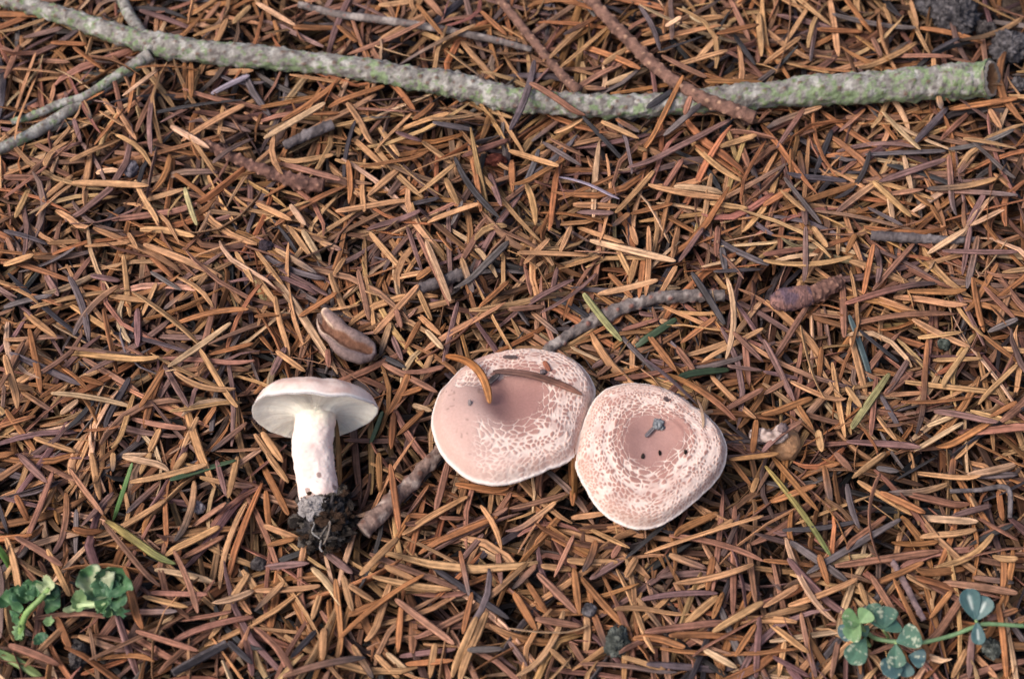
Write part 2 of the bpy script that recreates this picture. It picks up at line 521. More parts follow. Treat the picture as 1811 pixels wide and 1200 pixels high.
def branch_cols(V, rel, upn, AR, seed, green=0.5, scar=(104, 82, 72)):
    bark = mixc(lin((116, 112, 110)), lin((146, 142, 138)), 0.5 + 0.5 * vnoise(V, 520, seed, 2))
    bark = mixc(bark, lin((88, 80, 80)), sstep(0.05, 0.5, vnoise(V, 900, seed + 3, 2)) * 0.8)
    wht = sstep(0.02, 0.35, vnoise(V, 420, seed + 11, 3))
    c = mixc(bark, lin((176, 174, 170)), wht * 0.75)
    g = sstep(-0.02, 0.25, vnoise(V, 800, seed + 21, 3) + 0.24 * vnoise(V, 60, seed + 25, 2) + 0.20 * (-upn) + (green - 0.5) * 1.1)
    gc = mixc(lin((96, 120, 82)), lin((136, 154, 114)), 0.5 + 0.5 * vnoise(V, 600, seed + 31, 2))
    c = mixc(c, gc, g * 0.8)
    c = mixc(c, mixc(lin(scar), lin((92, 116, 66)), np.clip(g, 0, 1) * 0.75), sstep(0.35, 0.75, rel) * 0.85)
    return c

def add_tube(name, path, rad, mat, parent, loc, segs=20, bumps=None, rough=0.08, seed=1, colf=None, nscale=260, raise_h=True, capped=True):
    V, f, rel, upn, AR, nz = tube(path, rad, segs, bumps, rough, nscale, seed, capped)
    c = colf(V, rel, upn, AR, nz)
    if name == 'main_stem':                            # slanting break at the thick end
        Tn = path[-1] - path[-4]; Tn = Tn / np.linalg.norm(Tn)
        cdir = (CAM - path[-1]) / np.linalg.norm(CAM - path[-1])
        rd_ = (V - path[-1]) - ((V - path[-1]) @ Tn)[:, None] * Tn
        back = np.clip(rd_ @ cdir, -rad[-1], rad[-1]) + rad[-1]
        over = np.maximum(0, AR - (AR.max() - 0.62 * back)) * (AR > AR.max() - 0.02)
        V = V - over[:, None] * Tn
    me = make_mesh(name, V - np.asarray(loc), f, np.clip(c, 0.004, 1))
    o = obj(name, me, mat, parent)
    if parent is None: o.location = loc
    if raise_h:
        i, j = hsample(V[:, 0], V[:, 1]); np.maximum.at(H, (i, j), V[:, 2])
    return o

# the long lichened branch
BR = [(-40, -28, 14), (15, 0, 13.5), (100, 24, 14), (215, 62, 17), (330, 88, 19.5), (480, 103, 19), (640, 122, 19), (740, 140, 20), (815, 152, 23), (890, 172, 22), (960, 181, 20.5), (1070, 188, 20), (1180, 184, 20), (1300, 172, 22), (1450, 160, 24.5), (1600, 150, 28), (1690, 144, 30), (1772, 138, 31)]
bpth, brad = px_path(BR, 1.0, 620, q=80)
ba_ = np.linspace(0, 1, 620)[:, None] * np.array([[60.0, 0, 0]])
brad = brad * (1 + 0.10 * vnoise(ba_, 1.0, 5, 2))
bloc = bpth[310].copy(); bloc[2] = 0
branch = thing('lichened_branch', bloc, 'long grey branch crusted with pale lichen and green algae, crossing the needle litter', 'branch')
def bcol(V, rel, upn, AR, nz):
    tt_ = AR / AR.max()
    return branch_cols(V, rel, upn, AR, 40, green=0.53 + 0.17 * sstep(0.72, 0.95, tt_)) 
add_tube('main_stem', bpth, brad, M_BARK, branch, bloc, 56, (0.0026, 0.00075, 0.00072), 0.15, 3, bcol, 330, capped=False)
# broken wood at the thick end
e = bpth[-1]; T_ = bpth[-1] - bpth[-4]; T_ /= np.linalg.norm(T_); S_ = np.cross(T_, [0, 0, 1.0]); U_ = np.cross(S_, T_)
vv, ff, cc = [], [], []
rr_ = np.array([1.03, 0.93, 0.80, 0.55, 0.28, 0.0]); dep = np.array([-0.0004, 0.0009, 0.0002, -0.0008, -0.0014, -0.0016])
cl = [lin((150, 138, 130)), lin((196, 182, 168)), lin((150, 112, 80)), lin((122, 84, 56)), lin((96, 66, 46)), lin((84, 58, 42))]
for k in range(6):
    for j in range(40):
        a = j / 40 * 2 * math.pi
        dd = dep[k] + random.uniform(-.00035, .00035)
        rdv = (S_ * math.cos(a) + U_ * math.sin(a)) * brad[-1] * rr_[k]
        cdir = (CAM - e) / np.linalg.norm(CAM - e)
        vv.append(e + rdv + T_ * (dd - 0.62 * (rdv @ cdir + brad[-1]))); cc.append(cl[k] * random.uniform(.8, 1.1))
for k in range(5):
    for j in range(40):
        j2 = (j + 1) % 40
        ff.append((k * 40 + j, k * 40 + j2, (k + 1) * 40 + j2, (k + 1) * 40 + j))
obj('cut_end', make_mesh('cut_end', np.array(vv) - bloc, ff, np.array(cc)), M_BARK, branch)
for nm, pp, gr, sg in (
    ('side_twig', [(262, 78, 12), (222, 112, 11), (160, 160, 10.5), (110, 198, 10), (60, 232, 10), (0, 263, 9.5), (-50, 290, 8)], 0.46, 20),
    ('side_twig', [(250, 92, 9), (205, 125, 8.5), (150, 165, 7.5), (105, 182, 7.5), (60, 203, 6.5), (20, 216, 5)], 0.62, 16),
    ('side_twig', [(262, 64, 13), (240, 38, 11), (222, 12, 10), (208, -25, 8.5)], 0.40, 18)):
    pth, rd = px_path(pp, 0.9, 150, q=80)
    d0 = bpth[np.argmin(np.linalg.norm(bpth[:, :2] - pth[0, :2], axis=1))][2]
    pth[:, 2] += (d0 - pth[0, 2]) * np.linspace(1, 0, len(pth)) ** 2
    add_tube(nm, pth, rd, M_BARK, branch, bloc, sg, (0.003, 0.0005, 0.0003), 0.08, 9, lambda V, rel, u, A, z, g=gr: branch_cols(V, rel, u, A, 60, green=g), 330)
# knots
for x, y, r in ((818, 136, 13), (872, 190, 11), (243, 78, 15)):
    q = P(x, y, 0.006)
    k = np.argmin(np.linalg.norm(bpth[:, :2] - q[:2], axis=1))
    q = bpth[k] * 0.62 + q * 0.38; q[2] = bpth[k][2] - 0.0002
    n_, s_ = 14, 20
    vv = []; ff = []
    for i in range(n_):
        ph = math.pi * (i + 0.5) / n_
        for j in range(s_):
            a = j / s_ * 2 * math.pi
            vv.append(q + np.array([math.sin(ph) * math.cos(a), math.sin(ph) * math.sin(a), math.cos(ph)]) * r * 0.149e-3)
    vv = np.array(vv)
    vv += (vv - q) * (0.35 * vnoise(vv, 500, 7, 2))[:, None]
    for i in range(n_ - 1):
        for j in range(s_):
            ff.append((i * s_ + j, (i + 1) * s_ + j, (i + 1) * s_ + (j + 1) % s_, i * s_ + (j + 1) % s_))
    ff += [tuple(range(s_)), tuple(range((n_ - 1) * s_, n_ * s_))[::-1]]
    obj('knot', make_mesh('knot', vv - bloc, ff, branch_cols(vv, np.zeros(len(vv)), np.zeros(len(vv)), None, 44, green=0.72)), M_BARK, branch)

def twig_col(base, dark, spot, amt=0.8, pale=None):
    def f(V, rel, upn, AR, nz):
        c = mixc(lin(base), lin(dark), sstep(-0.2, 0.6, vnoise(V, 600, 17, 3)) * 0.8)
        if pale is not None: c = mixc(c, lin(pale), sstep(0.05, 0.45, vnoise(V, 330, 27, 3)) * 0.75)
        return mixc(c, lin(spot), sstep(0.45, 0.9, rel) * amt)
    return f
GREYT = twig_col((118, 108, 106), (70, 64, 66), (130, 84, 74), pale=(168, 158, 154))
BROWN = twig_col((122, 92, 82), (72, 54, 50), (178, 142, 120))
DARKT = twig_col((96, 88, 90), (58, 54, 58), (112, 100, 98), pale=(126, 118, 120))
RUST = twig_col((112, 82, 74), (64, 46, 45), (158, 120, 104))
TW = [
    ('brown_twig', 'slim reddish-brown bare twig ending in a dark bud just above the lichened branch', [(862, -30, 7), (885, 0, 7), (945, 75, 7.5), (1000, 140, 8), (1022, 158, 9)], BROWN, (0.0017, 0.00055, 0.0004), 20),
    ('brown_twig', 'thick scaly reddish-brown twig laid across the lichened branch', [(1025, -30, 9), (1045, 0, 9.5), (1110, 70, 10), (1170, 127, 10.5), (1235, 170, 11), (1290, 192, 11.5), (1335, 208, 11)], BROWN, (0.0021, 0.00075, 0.0007), 28),
    ('grey_twig', 'faint grey bare twig half sunk in litter behind the lichened branch', [(528, 8, 6), (600, 26, 6.5), (680, 36, 7), (770, 50, 6.5), (870, 70, 6), (940, 88, 5)], GREYT, (0.0028, 0.0005, 0.0003), 14),
    ('scaly_twig', 'short rusty scaly twig with a knobbly tip lying in the needles', [(362, 252, 7), (420, 282, 8), (480, 306, 10), (530, 322, 12), (572, 329, 11)], RUST, (0.0019, 0.0007, 0.0009), 26),
    ('grey_twig', 'stubby dark grey twig piece below the lichened branch', [(502, 258, 7), (540, 240, 9), (588, 220, 9)], DARKT, (0.003, 0.0006, 0.0004), 16),
    ('grey_twig', 'curved knobbly grey twig running behind the two joined caps', [(965, 622, 9), (1000, 596, 9), (1042, 572, 10), (1062, 562, 13), (1105, 543, 10.5), (1160, 527, 10.5), (1225, 523, 10), (1282, 522, 9)], GREYT, (0.0024, 0.0008, 0.0006), 30),
    ('grey_twig', 'stout grey-brown twig with a blunt end poking out from under the smoother cap', [(790, 785, 11), (755, 822, 11.5), (722, 858, 12.5), (698, 880, 14), (670, 910, 15), (640, 938, 14.5)], twig_col((134, 112, 104), (84, 68, 66), (104, 72, 62), pale=(178, 162, 154)), (0.0042, 0.0010, 0.0007), 32),
    ('dark_twig', 'blackened flaky twig fragment among needles above the bark husk', [(742, 510, 9), (785, 496, 10), (832, 478, 8)], DARKT, (0.0025, 0.0007, 0.0006), 16),
    ('dark_twig', 'flat dark grey twig lying near the purple bud', [(1540, 416, 8), (1600, 420, 9), (1670, 424, 7), (1730, 424, 5)], DARKT, (0.0035, 0.0005, 0.0003), 16),
    ('thin_twig', 'thin crooked mauve-grey twig ending above the clover leaves', [(1578, 990, 5), (1600, 1030, 6), (1618, 1066, 5.5), (1634, 1096, 5)], twig_col((124, 104, 106), (86, 74, 78), (142, 120, 118)), (0.003, 0.0004, 0.00025), 12),
    ('dark_twig', 'thin black twig with a hooked end among needles beneath the zoned cap', [(1680, 868, 4), (1730, 866, 4), (1772, 860, 4.5), (1786, 872, 4.5), (1786, 915, 4)], DARKT, None, 10),
    ('dark_twig', 'charcoal split twig lying low near the litter edge under the seedlings', [(305, 1190, 7), (350, 1164, 7.5), (400, 1136, 6.5)], DARKT, None, 12),
]
for name, lab, pp, cf, bm_, sg in TW:
    pth, rd = px_path(pp, 0.9, 170, q=82)
    lo = pth[85].copy(); lo[2] = 0
    o = add_tube(name, pth, rd, M_BARK, None, lo, sg, bm_, 0.12, len(lab), cf, 420)
    tag(o, lab, 'twig')
    if 'dark bud' in lab:
        pass

# ------------------------------------------------------------------ digitised needles
TILES = [((0, 0), """100 240 25 420 0 r;330 150 120 200 0 m;270 225 460 235 0 o;390 250 540 365 0 o;205 320 370 330 0 r;980 320 985 530 0 o;1015 330 1015 520 0 o;835 370 650 510 0 p;1000 570 850 650 0 r;20 940 270 950 0 r;190 280 65 650 8 t;200 385 60 735 0 t;720 362 1055 375 -24 o;830 440 805 820 25 m;370 855 640 740 0 t;650 580 500 770 0 o;620 575 725 745 0 t;615 715 805 890 -36 t;530 590 660 670 0 t;475 790 440 1015 -10 t;240 880 370 750 -35 t;780 1060 985 1000 0 t;590 1165 1050 1100 0 r;715 955 860 1190 10 t;900 820 805 1020 -28 o;980 995 1045 1195 5 y;1300 555 960 750 0 t;1185 550 1160 720 0 t;905 670 1110 785 0 p;1000 710 1160 945 0 t;1130 865 1345 735 -22 m;250 880 20 1050 0 r;385 930 225 1060 0 t;385 975 190 1145 12 t;155 1000 80 1155 0 t;380 970 790 985 -8 t;510 920 640 910 -16 p;390 630 430 755 0 m;555 485 430 545 0 o;440 530 485 630 0 t;550 525 610 610 0 t;1090 390 1345 375 0 t;1120 500 1325 400 0 l;815 600 1300 530 -18 d;1170 10 1060 140 0 r;1205 100 1145 235 0 t;740 55 1030 160 -8 m;1330 30 1235 125 0 t;715 390 680 600 0 o"""),
((450, 0), """10 15 225 140 0 p;205 145 440 150 0 o;100 110 130 220 -8 o;440 135 545 225 0 o;910 110 490 290 -10 r;1175 130 770 345 5 t;860 20 1000 190 0 o;1095 215 1275 420 0 t;1020 270 1230 430 0 t;300 600 460 600 0 o;540 575 830 595 0 r;690 455 385 555 0 o;460 415 145 640 -14 o;375 545 50 735 0 p;640 640 770 830 0 t;490 545 615 780 -18 t;835 600 635 795 0 t;1035 600 750 700 0 t;685 405 855 600 -14 o;950 545 840 635 -10 o;130 865 450 950 0 r;420 820 130 865 0 t;525 735 705 895 0 t;535 640 475 950 16 d;105 720 150 925 32 t;585 840 585 1110 16 t;495 850 500 1080 -12 o;770 890 600 1040 0 t;750 700 890 750 0 m;890 750 1050 870 0 t;1065 870 865 1030 0 t;1015 945 1080 1085 0 t;1350 740 1100 830 0 r;1060 830 1300 1155 28 d;1245 920 1310 1095 0 m;110 1195 490 985 -16 o;430 1120 820 1050 0 t;880 1115 590 1200 -22 m;1105 1065 1045 1195 0 g;190 1085 270 1195 0 p;10 1080 200 1170 0 t;560 885 930 825 0 o;1200 60 1340 190 0 o;945 650 1165 690 0 g;820 1085 980 1050 0 d;1190 1080 910 1180 0 t"""),
((900, 0), """855 0 820 180 0 o;915 90 830 140 0 p;920 120 1180 140 0 t;1175 0 1280 220 0 r;1325 130 1100 180 0 o;1110 195 985 330 0 t;690 30 800 270 -22 g;800 270 1040 190 0 d;1325 70 1340 300 0 t;430 110 215 310 0 t;530 140 270 360 0 t;470 90 290 185 0 o;1195 185 1310 350 0 d;1040 430 1345 435 0 o;810 295 1050 410 0 r;400 465 520 470 0 t;735 365 510 450 0 p;500 340 640 250 0 t;490 645 690 735 0 t;570 630 690 700 0 o;290 620 120 750 0 r;395 630 240 705 -8 t;180 755 385 880 0 g;215 735 400 830 0 r;1315 715 1080 790 0 t;300 840 25 1005 0 o;15 850 20 1020 0 o;700 935 480 1080 0 m;565 930 260 1060 0 o;870 1080 640 1135 0 o;555 1130 360 1125 0 m;640 1130 550 1200 0 o;340 1085 590 1095 0 t;925 840 780 1060 0 r;770 905 565 1130 0 t;875 990 1140 1020 0 p;1060 1075 1270 1105 0 t;740 980 1160 1050 26 t;1075 920 1030 1200 0 t;90 970 140 1195 -16 t;0 800 265 880 10 t;265 940 590 1075 -26 l;1175 635 640 915 0 m;985 765 1245 945 -16 o;925 680 1230 960 32 t;390 620 620 865 0 d;110 440 390 635 0 r;1020 550 820 720 0 g;965 510 930 610 0 r;870 480 730 575 0 d;925 400 720 820 0 o;135 320 5 690 -22 g"""),
((1350, 0), """300 0 250 325 0 r;355 0 400 300 0 t;240 35 110 240 0 t;200 195 0 340 0 t;365 75 800 155 0 g;640 20 680 130 0 t;780 0 820 140 0 t;580 200 625 300 0 r;670 300 1010 300 0 r;65 315 350 385 0 t;485 380 195 345 8 o;815 225 485 375 -6 t;285 155 530 170 0 o;830 150 1165 230 -14 o;980 240 1130 330 0 r;1040 200 895 275 0 d;905 285 905 400 0 t;540 580 400 700 0 o;310 565 10 670 0 t;310 590 600 790 0 o;220 570 70 785 0 r;1100 590 940 740 0 r;980 570 800 760 0 g;1350 520 985 580 0 o;930 510 945 580 0 t;1200 580 1260 680 0 t;540 820 970 800 0 g;390 805 800 770 -36 m;630 590 835 795 0 p;1330 685 980 790 -22 g;1060 735 1345 790 10 t;1130 800 1035 920 0 t;985 820 1000 1150 0 r;745 820 790 1020 0 p;970 845 610 965 0 m;610 960 385 1130 0 t;150 790 150 950 0 o;190 800 215 960 0 o;365 690 270 930 0 d;565 800 395 1070 -36 d;1240 945 870 1000 -22 t;860 1010 1350 1035 -14 r;660 1030 850 1005 0 r;665 1020 690 1190 0 p;580 960 785 1150 0 t;445 960 110 935 0 g;95 1005 220 1120 0 t;110 940 310 1190 0 g;215 1060 225 1195 0 m;1115 755 1325 955 0 g;1175 1025 1080 1200 0 m;800 1030 900 1100 0 o;890 1090 950 1195 0 o;1290 1100 1100 1195 0 p;0 930 75 795 0 t;555 1100 740 1195 0 g;0 1090 145 1000 0 o"""),
((0, 400), """20 25 260 100 -10 g;35 60 80 165 0 r;100 240 400 110 16 g;20 205 180 150 0 t;430 80 250 90 0 t;450 105 700 85 0 t;480 260 640 290 0 m;800 240 960 340 0 g;790 150 920 275 0 o;680 35 730 120 0 t;760 95 1180 270 -12 t;20 430 275 365 -8 g;240 255 310 370 0 m;840 585 1090 590 0 m;830 300 750 480 0 t;980 350 870 440 0 o;765 130 745 345 0 t;655 150 690 480 0 t;1250 135 1345 300 0 t;940 270 1130 430 -28 t;570 365 800 400 0 t;630 315 390 580 36 t;365 410 620 570 0 t;365 265 465 605 -24 g;550 440 620 780 0 o;730 435 730 640 0 m;25 600 340 570 10 t;30 640 135 640 0 t;130 455 300 590 0 t;155 540 220 870 0 o;50 670 430 840 0 g;360 670 850 720 0 t;345 640 850 705 0 r;440 700 740 880 0 r;860 700 1345 740 -12 r;700 345 1060 625 -12 t;1345 620 1110 680 0 o;880 540 1320 440 -36 o;1060 650 1250 975 0 t;1225 510 890 745 0 p;430 800 550 840 0 o;210 700 465 870 -28 o;25 680 105 960 0 t;20 830 185 865 0 t;110 870 285 985 0 t;340 830 210 910 0 o;415 920 320 995 0 p;270 885 710 960 -18 p;870 760 740 960 0 o;870 735 1000 960 0 m;1100 745 985 805 -14 t;925 770 1250 860 42 t;900 980 1280 915 0 t;1145 955 1060 1080 0 o;500 915 330 1090 -14 d;690 800 540 1060 0 d;700 1020 990 1070 0 r;710 885 615 1195 0 t;850 1070 790 1195 0 t;1050 1010 960 1195 0 t;1310 1040 1120 1195 0 r;30 970 190 1195 0 o;180 1120 400 1195 0 t"""),
((450, 400), """255 20 355 185 0 p;190 10 300 160 0 t;350 85 460 125 0 t;110 120 330 250 0 t;10 130 150 310 0 t;0 250 130 430 0 t;130 225 395 370 0 m;0 480 180 470 -8 o;110 370 210 700 16 t;180 85 265 640 40 t;480 165 420 260 0 t;400 250 500 500 0 t;560 415 240 450 -12 t;440 350 235 480 0 o;610 30 795 240 0 t;580 340 880 400 0 t;590 260 640 560 0 t;550 230 610 500 0 r;810 0 890 240 0 m;860 30 1045 410 0 r;910 75 1040 400 0 p;940 220 860 280 0 o;870 310 635 570 0 t;750 440 780 540 0 r;870 340 940 500 0 t;860 460 990 580 0 t;880 500 800 650 0 o;910 550 1000 650 0 p;720 510 665 690 0 t;730 580 785 710 0 m;1100 170 1160 350 0 t;1190 30 1090 200 0 r;1340 0 1170 75 40 t;970 30 1050 130 0 o;1350 290 1190 430 0 o;1350 450 1200 490 0 r;1350 80 1080 350 0 g;1080 400 1000 730 0 m;945 670 880 820 0 t;680 690 800 750 0 d;680 730 970 880 0 r;1010 740 780 770 -16 r;820 770 705 1000 -12 o;890 855 770 895 0 o;840 945 940 980 0 p;900 975 755 1110 0 o;740 990 725 1180 0 o;680 980 615 1150 0 G;165 640 90 790 0 m;0 540 100 665 0 o;115 660 270 770 0 t;390 650 395 750 0 r;310 530 235 640 -18 t;0 1100 120 1270 0 t;40 1090 150 1250 0 t"""),
((900, 400), """650 0 680 100 0 t;900 0 865 180 0 t;330 0 270 140 0 t;45 140 430 155 0 t;480 160 260 225 0 t;215 65 80 200 0 t;85 200 120 370 0 r;255 220 230 350 0 m;530 250 655 380 0 o;575 120 650 270 0 t;680 160 640 300 0 t;715 170 690 380 0 o;740 0 725 370 -10 t;790 285 470 360 0 t;890 210 805 355 0 t;1030 10 900 190 0 m;365 5 610 90 0 t;430 75 885 185 0 p;350 330 290 500 0 o;460 250 165 460 -24 m;120 455 260 570 0 t;0 440 190 425 0 r;30 410 110 530 0 g;1110 0 1100 160 0 r;1315 95 1170 230 0 t;1200 175 1020 215 0 p;1130 110 1150 240 0 g;1085 240 1350 225 0 g;395 355 600 610 0 y;800 490 600 550 0 r;690 460 800 480 0 m;800 500 920 530 0 t;1100 480 910 620 0 o;890 490 660 640 0 G;1250 690 960 760 0 g;1200 400 1350 620 0 m;1250 590 1275 850 0 r;1190 560 1350 720 0 r;1350 540 1020 710 0 t;970 245 1145 520 0 d;1155 270 1155 690 -38 p;610 675 470 790 0 r;560 680 440 750 0 m;700 750 470 810 0 o;890 750 560 810 -8 r;740 575 890 770 0 o;890 640 990 775 0 r;990 820 1140 960 0 o;1070 790 1310 1020 0 t;1170 760 880 800 12 G;1160 740 1350 765 0 m;1350 860 1130 980 0 r;1310 1030 1290 1195 0 o"""),
((1350, 400), """45 45 270 80 0 o;260 0 340 110 0 t;400 0 395 160 0 t;0 150 230 115 0 r;225 0 225 300 0 m;490 40 440 140 0 o;0 180 480 155 36 t;50 190 290 150 -14 p;1100 0 1055 260 0 m;1140 50 1080 330 0 r;950 130 1350 135 0 m;1075 15 870 145 0 p;800 90 580 340 0 r;590 100 600 300 -22 m;585 95 530 360 0 o;770 345 1080 350 0 o;690 375 1080 440 -16 t;435 410 910 285 -8 r;1245 195 1085 470 0 o;1170 320 1345 500 0 r;1110 270 1165 560 0 o;820 590 1060 560 0 t;790 490 1095 640 0 t;1010 390 1180 590 16 t;1350 490 1190 560 0 g;1170 580 1350 720 0 o;510 550 720 720 0 d;425 535 1020 465 -26 r;240 415 60 700 0 r;420 290 430 590 0 r;465 590 545 890 0 t;455 470 575 830 -10 b;310 640 295 820 0 o;0 600 160 930 0 m;365 720 435 1120 0 t;200 525 320 930 16 t;370 850 150 1090 0 t;260 910 0 1010 0 o;180 940 265 1080 0 o;0 770 200 810 0 m;140 810 0 890 0 r;140 820 430 940 0 t;290 1080 310 1195 0 t;440 850 520 960 0 t;620 890 740 1100 0 g;600 1000 710 1140 0 t;600 800 570 1110 0 r;775 700 660 880 0 m;795 770 640 890 0 r;670 780 455 1085 0 y;900 710 1160 700 0 t;870 600 840 1110 0 o;1085 640 930 860 0 t;1345 930 1200 1010 0 o;1350 730 1140 930 0 t;870 1060 1020 1000 0 p;730 930 1140 895 18 o;1200 1040 930 1195 0 o;905 980 1240 1050 -10 m;440 1140 830 1165 0 m;1060 1040 800 1190 0 p"""),
((0, 800), """120 0 410 150 0 r;100 10 250 160 0 m;485 0 530 250 0 t;600 0 600 100 0 t;800 0 740 115 0 t;990 0 920 100 0 t;650 20 910 75 0 p;1250 40 900 145 10 G;690 155 1100 60 10 t;1060 130 1345 180 0 t;1150 40 1200 230 0 m;1260 20 1210 240 0 t;850 155 670 320 0 r;600 210 430 390 0 m;880 250 505 470 0 t;875 240 885 500 0 o;1030 150 940 470 -22 t;280 100 100 560 0 r;20 240 290 300 0 m;295 170 220 320 0 t;350 210 295 550 -22 o;85 225 150 360 0 o;405 300 400 550 0 g;385 400 550 410 16 o;560 360 910 615 -6 Y;550 370 840 725 0 r;1200 265 1020 390 0 r;1190 440 960 560 0 r;1165 390 860 535 -10 t;80 445 330 600 -8 r;250 510 370 760 0 t;495 465 280 690 10 p;30 450 105 770 -12 t;30 630 75 1000 10 t;820 620 1140 690 -12 p;920 520 1050 850 -10 r;760 760 1000 820 0 t;800 740 1100 750 0 r;1310 260 1165 725 32 t;170 880 560 845 0 r;640 840 940 840 0 r;660 610 740 930 0 o;220 790 180 1090 0 r;300 870 380 1060 0 o;1320 640 1140 1000 12 t;1345 730 1125 795 -12 p;1230 840 930 890 0 r;1345 870 900 1000 16 r;500 1100 820 1085 -14 o;415 970 670 1065 0 t;580 900 960 1120 0 r;720 945 1050 1050 0 r;615 840 735 1195 0 m;1240 1000 915 1170 0 d;1210 1000 1340 1120 0 d;45 1020 310 1120 0 r;430 1175 680 1095 0 o"""),
((450, 800), """10 0 180 330 0 o;65 0 180 160 0 t;60 200 80 420 0 o;50 385 250 460 0 t;215 455 70 490 0 o;270 480 245 605 0 t;50 610 290 585 0 m;350 705 0 730 -8 t;160 680 0 840 0 t;355 730 305 885 0 t;470 650 520 840 0 t;305 610 455 810 -16 p;395 780 405 910 0 o;0 925 200 1145 -12 r;330 940 190 1090 0 d;370 930 360 1100 0 t;430 670 470 1080 0 o;500 700 640 790 0 t;720 690 620 1010 0 t;500 860 720 770 0 o;640 90 510 240 0 o;660 0 665 210 0 o;720 60 770 410 0 o;625 655 1050 725 10 t;690 600 870 680 0 t;610 535 1080 720 0 r;900 645 450 985 26 o;380 530 520 640 0 m;520 1020 630 1195 0 t;150 1185 590 1085 -12 r;640 1070 770 1195 0 t;780 800 760 1060 0 o;745 775 1060 1015 0 r;800 1120 1060 1100 0 o;770 1080 1070 1040 0 m;700 1060 850 1195 0 p;960 1010 930 1195 0 t;1030 40 960 310 0 r;925 170 810 330 0 o;800 380 980 360 0 r;980 345 1130 350 0 r;820 330 950 340 0 o;760 450 560 650 0 t;1135 230 790 435 10 t;1290 340 860 520 0 o;1345 290 1020 430 -8 r;790 480 880 580 0 t;1215 430 1080 590 0 m;940 600 1350 880 0 d;1090 520 1140 760 0 o;1290 520 1310 695 0 r;1200 280 1310 515 -18 t;1065 165 1350 215 0 o;1155 740 1105 960 0 o;1235 840 1080 1195 0 t;1180 870 1040 1195 0 t;1130 1045 1320 1040 0 g"""),
((900, 800), """335 0 340 280 0 o;330 345 520 320 0 t;280 330 135 490 0 o;250 260 0 440 0 t;305 215 0 295 -12 r;430 405 640 505 0 t;590 490 545 560 0 r;170 600 340 620 0 t;310 570 580 580 0 t;345 435 240 660 0 r;460 465 390 630 -12 o;145 595 20 720 0 r;150 640 360 850 0 r;100 690 215 870 0 o;25 740 145 940 0 o;420 700 440 800 0 o;450 850 520 1040 0 o;385 660 645 945 10 o;345 610 375 860 0 o;140 880 390 920 0 r;0 930 420 945 20 p;680 555 620 660 0 t;620 550 430 670 0 m;840 365 620 560 0 d;700 780 1110 745 -12 m;680 770 850 985 0 t;570 615 745 1080 -18 t;560 830 960 890 -40 t;0 1000 100 1140 0 m;290 835 60 1190 -36 t;320 990 420 1150 0 r;220 1040 330 1145 0 t;370 1120 890 1195 -28 r;600 1080 830 1150 0 t;730 1120 1210 1165 0 g;660 985 930 1050 -32 o;720 950 1190 890 0 r;850 970 1330 1000 -22 o;850 540 1050 615 0 t;1030 480 1130 650 0 t;1110 320 860 430 0 o;1190 355 1060 430 0 t;1270 480 1310 800 0 r;1200 280 1190 860 0 r;1085 550 1050 740 0 o;1300 590 880 690 -16 t;850 440 1350 570 -22 r;1350 335 720 535 10 t;1110 760 930 910 0 t;1140 740 1080 880 0 o;1350 860 960 1070 0 r;1350 790 1080 950 0 t;1330 870 1310 1195 0 m;1310 910 1200 1080 0 o;1030 1040 1210 1140 0 p;1180 40 1290 180 0 o;1320 130 1290 210 0 t"""),
((1350, 800), """380 0 470 95 0 r;650 0 470 135 0 t;920 20 710 140 0 d;600 80 720 100 0 g;1010 30 995 150 0 o;800 105 1150 140 0 t;1350 115 1090 125 0 g;1340 60 1080 115 -12 p;750 215 1100 300 0 r;1210 280 1000 335 0 m;1100 230 1145 325 0 t;980 165 660 210 -22 t;500 150 800 330 0 t;620 210 860 320 0 o;820 345 1140 365 0 p;1250 200 1270 360 0 o;1130 340 1350 465 0 r;40 260 280 170 0 o;325 70 360 270 0 o;50 25 280 305 0 o;0 570 270 600 0 o;20 630 90 730 0 o;140 470 450 680 0 g;100 410 490 365 16 d;445 165 510 400 12 g;650 335 420 500 0 r;380 600 940 520 0 r;730 350 230 640 0 g;620 110 625 590 56 r;10 70 355 545 -12 Y;930 470 680 475 -12 o;1130 405 830 430 -12 t;1220 430 880 600 -46 t;1325 380 1090 490 0 d;850 580 540 710 0 o;1070 615 800 645 -8 o;950 690 1350 745 0 r;1110 660 1330 690 0 r;1270 510 1260 760 -12 o;1350 560 1215 545 -10 t;760 650 900 730 0 t;1000 730 880 880 0 o;1060 760 880 1030 0 r;1350 830 1190 885 0 o;1110 950 1090 1195 0 m;1040 980 860 1195 0 o;1080 1040 1000 1195 0 t;1115 1065 1240 1195 0 t;1245 800 1290 1195 0 o;570 650 745 940 0 r;690 665 930 1180 -10 o;250 810 0 870 0 t;190 700 0 820 0 t;130 560 430 870 0 m;500 665 130 810 -12 t;295 540 345 700 0 o;120 450 375 910 34 p;510 690 550 810 0 t;200 850 280 1190 0 r;405 960 360 1195 0 r;30 900 240 1060 0 t;115 1000 80 1190 0 t;50 1080 250 1190 0 m""")]
WIDE = {('r', 950): 1.25}
dig = []
for (ox, oy), s in TILES:
    for q in s.split(';'):
        a = q.split()
        x0, y0, x1, y1, b = [float(v) for v in a[:5]]
        dig.append((ox + x0 / 3, oy + y0 / 3, ox + x1 / 3, oy + y1 / 3, b / 3, a[5]))
WN = {'t': 'tan', 'o': 'orange-brown', 'r': 'reddish-brown', 'm': 'mauve-brown', 'g': 'weathered grey', 'd': 'dark grey', 'p': 'pale straw', 'y': 'pale yellow-green', 'G': 'green', 'b': 'blue-green', 'l': 'bleached lilac', 'Y': 'yellow-green'}
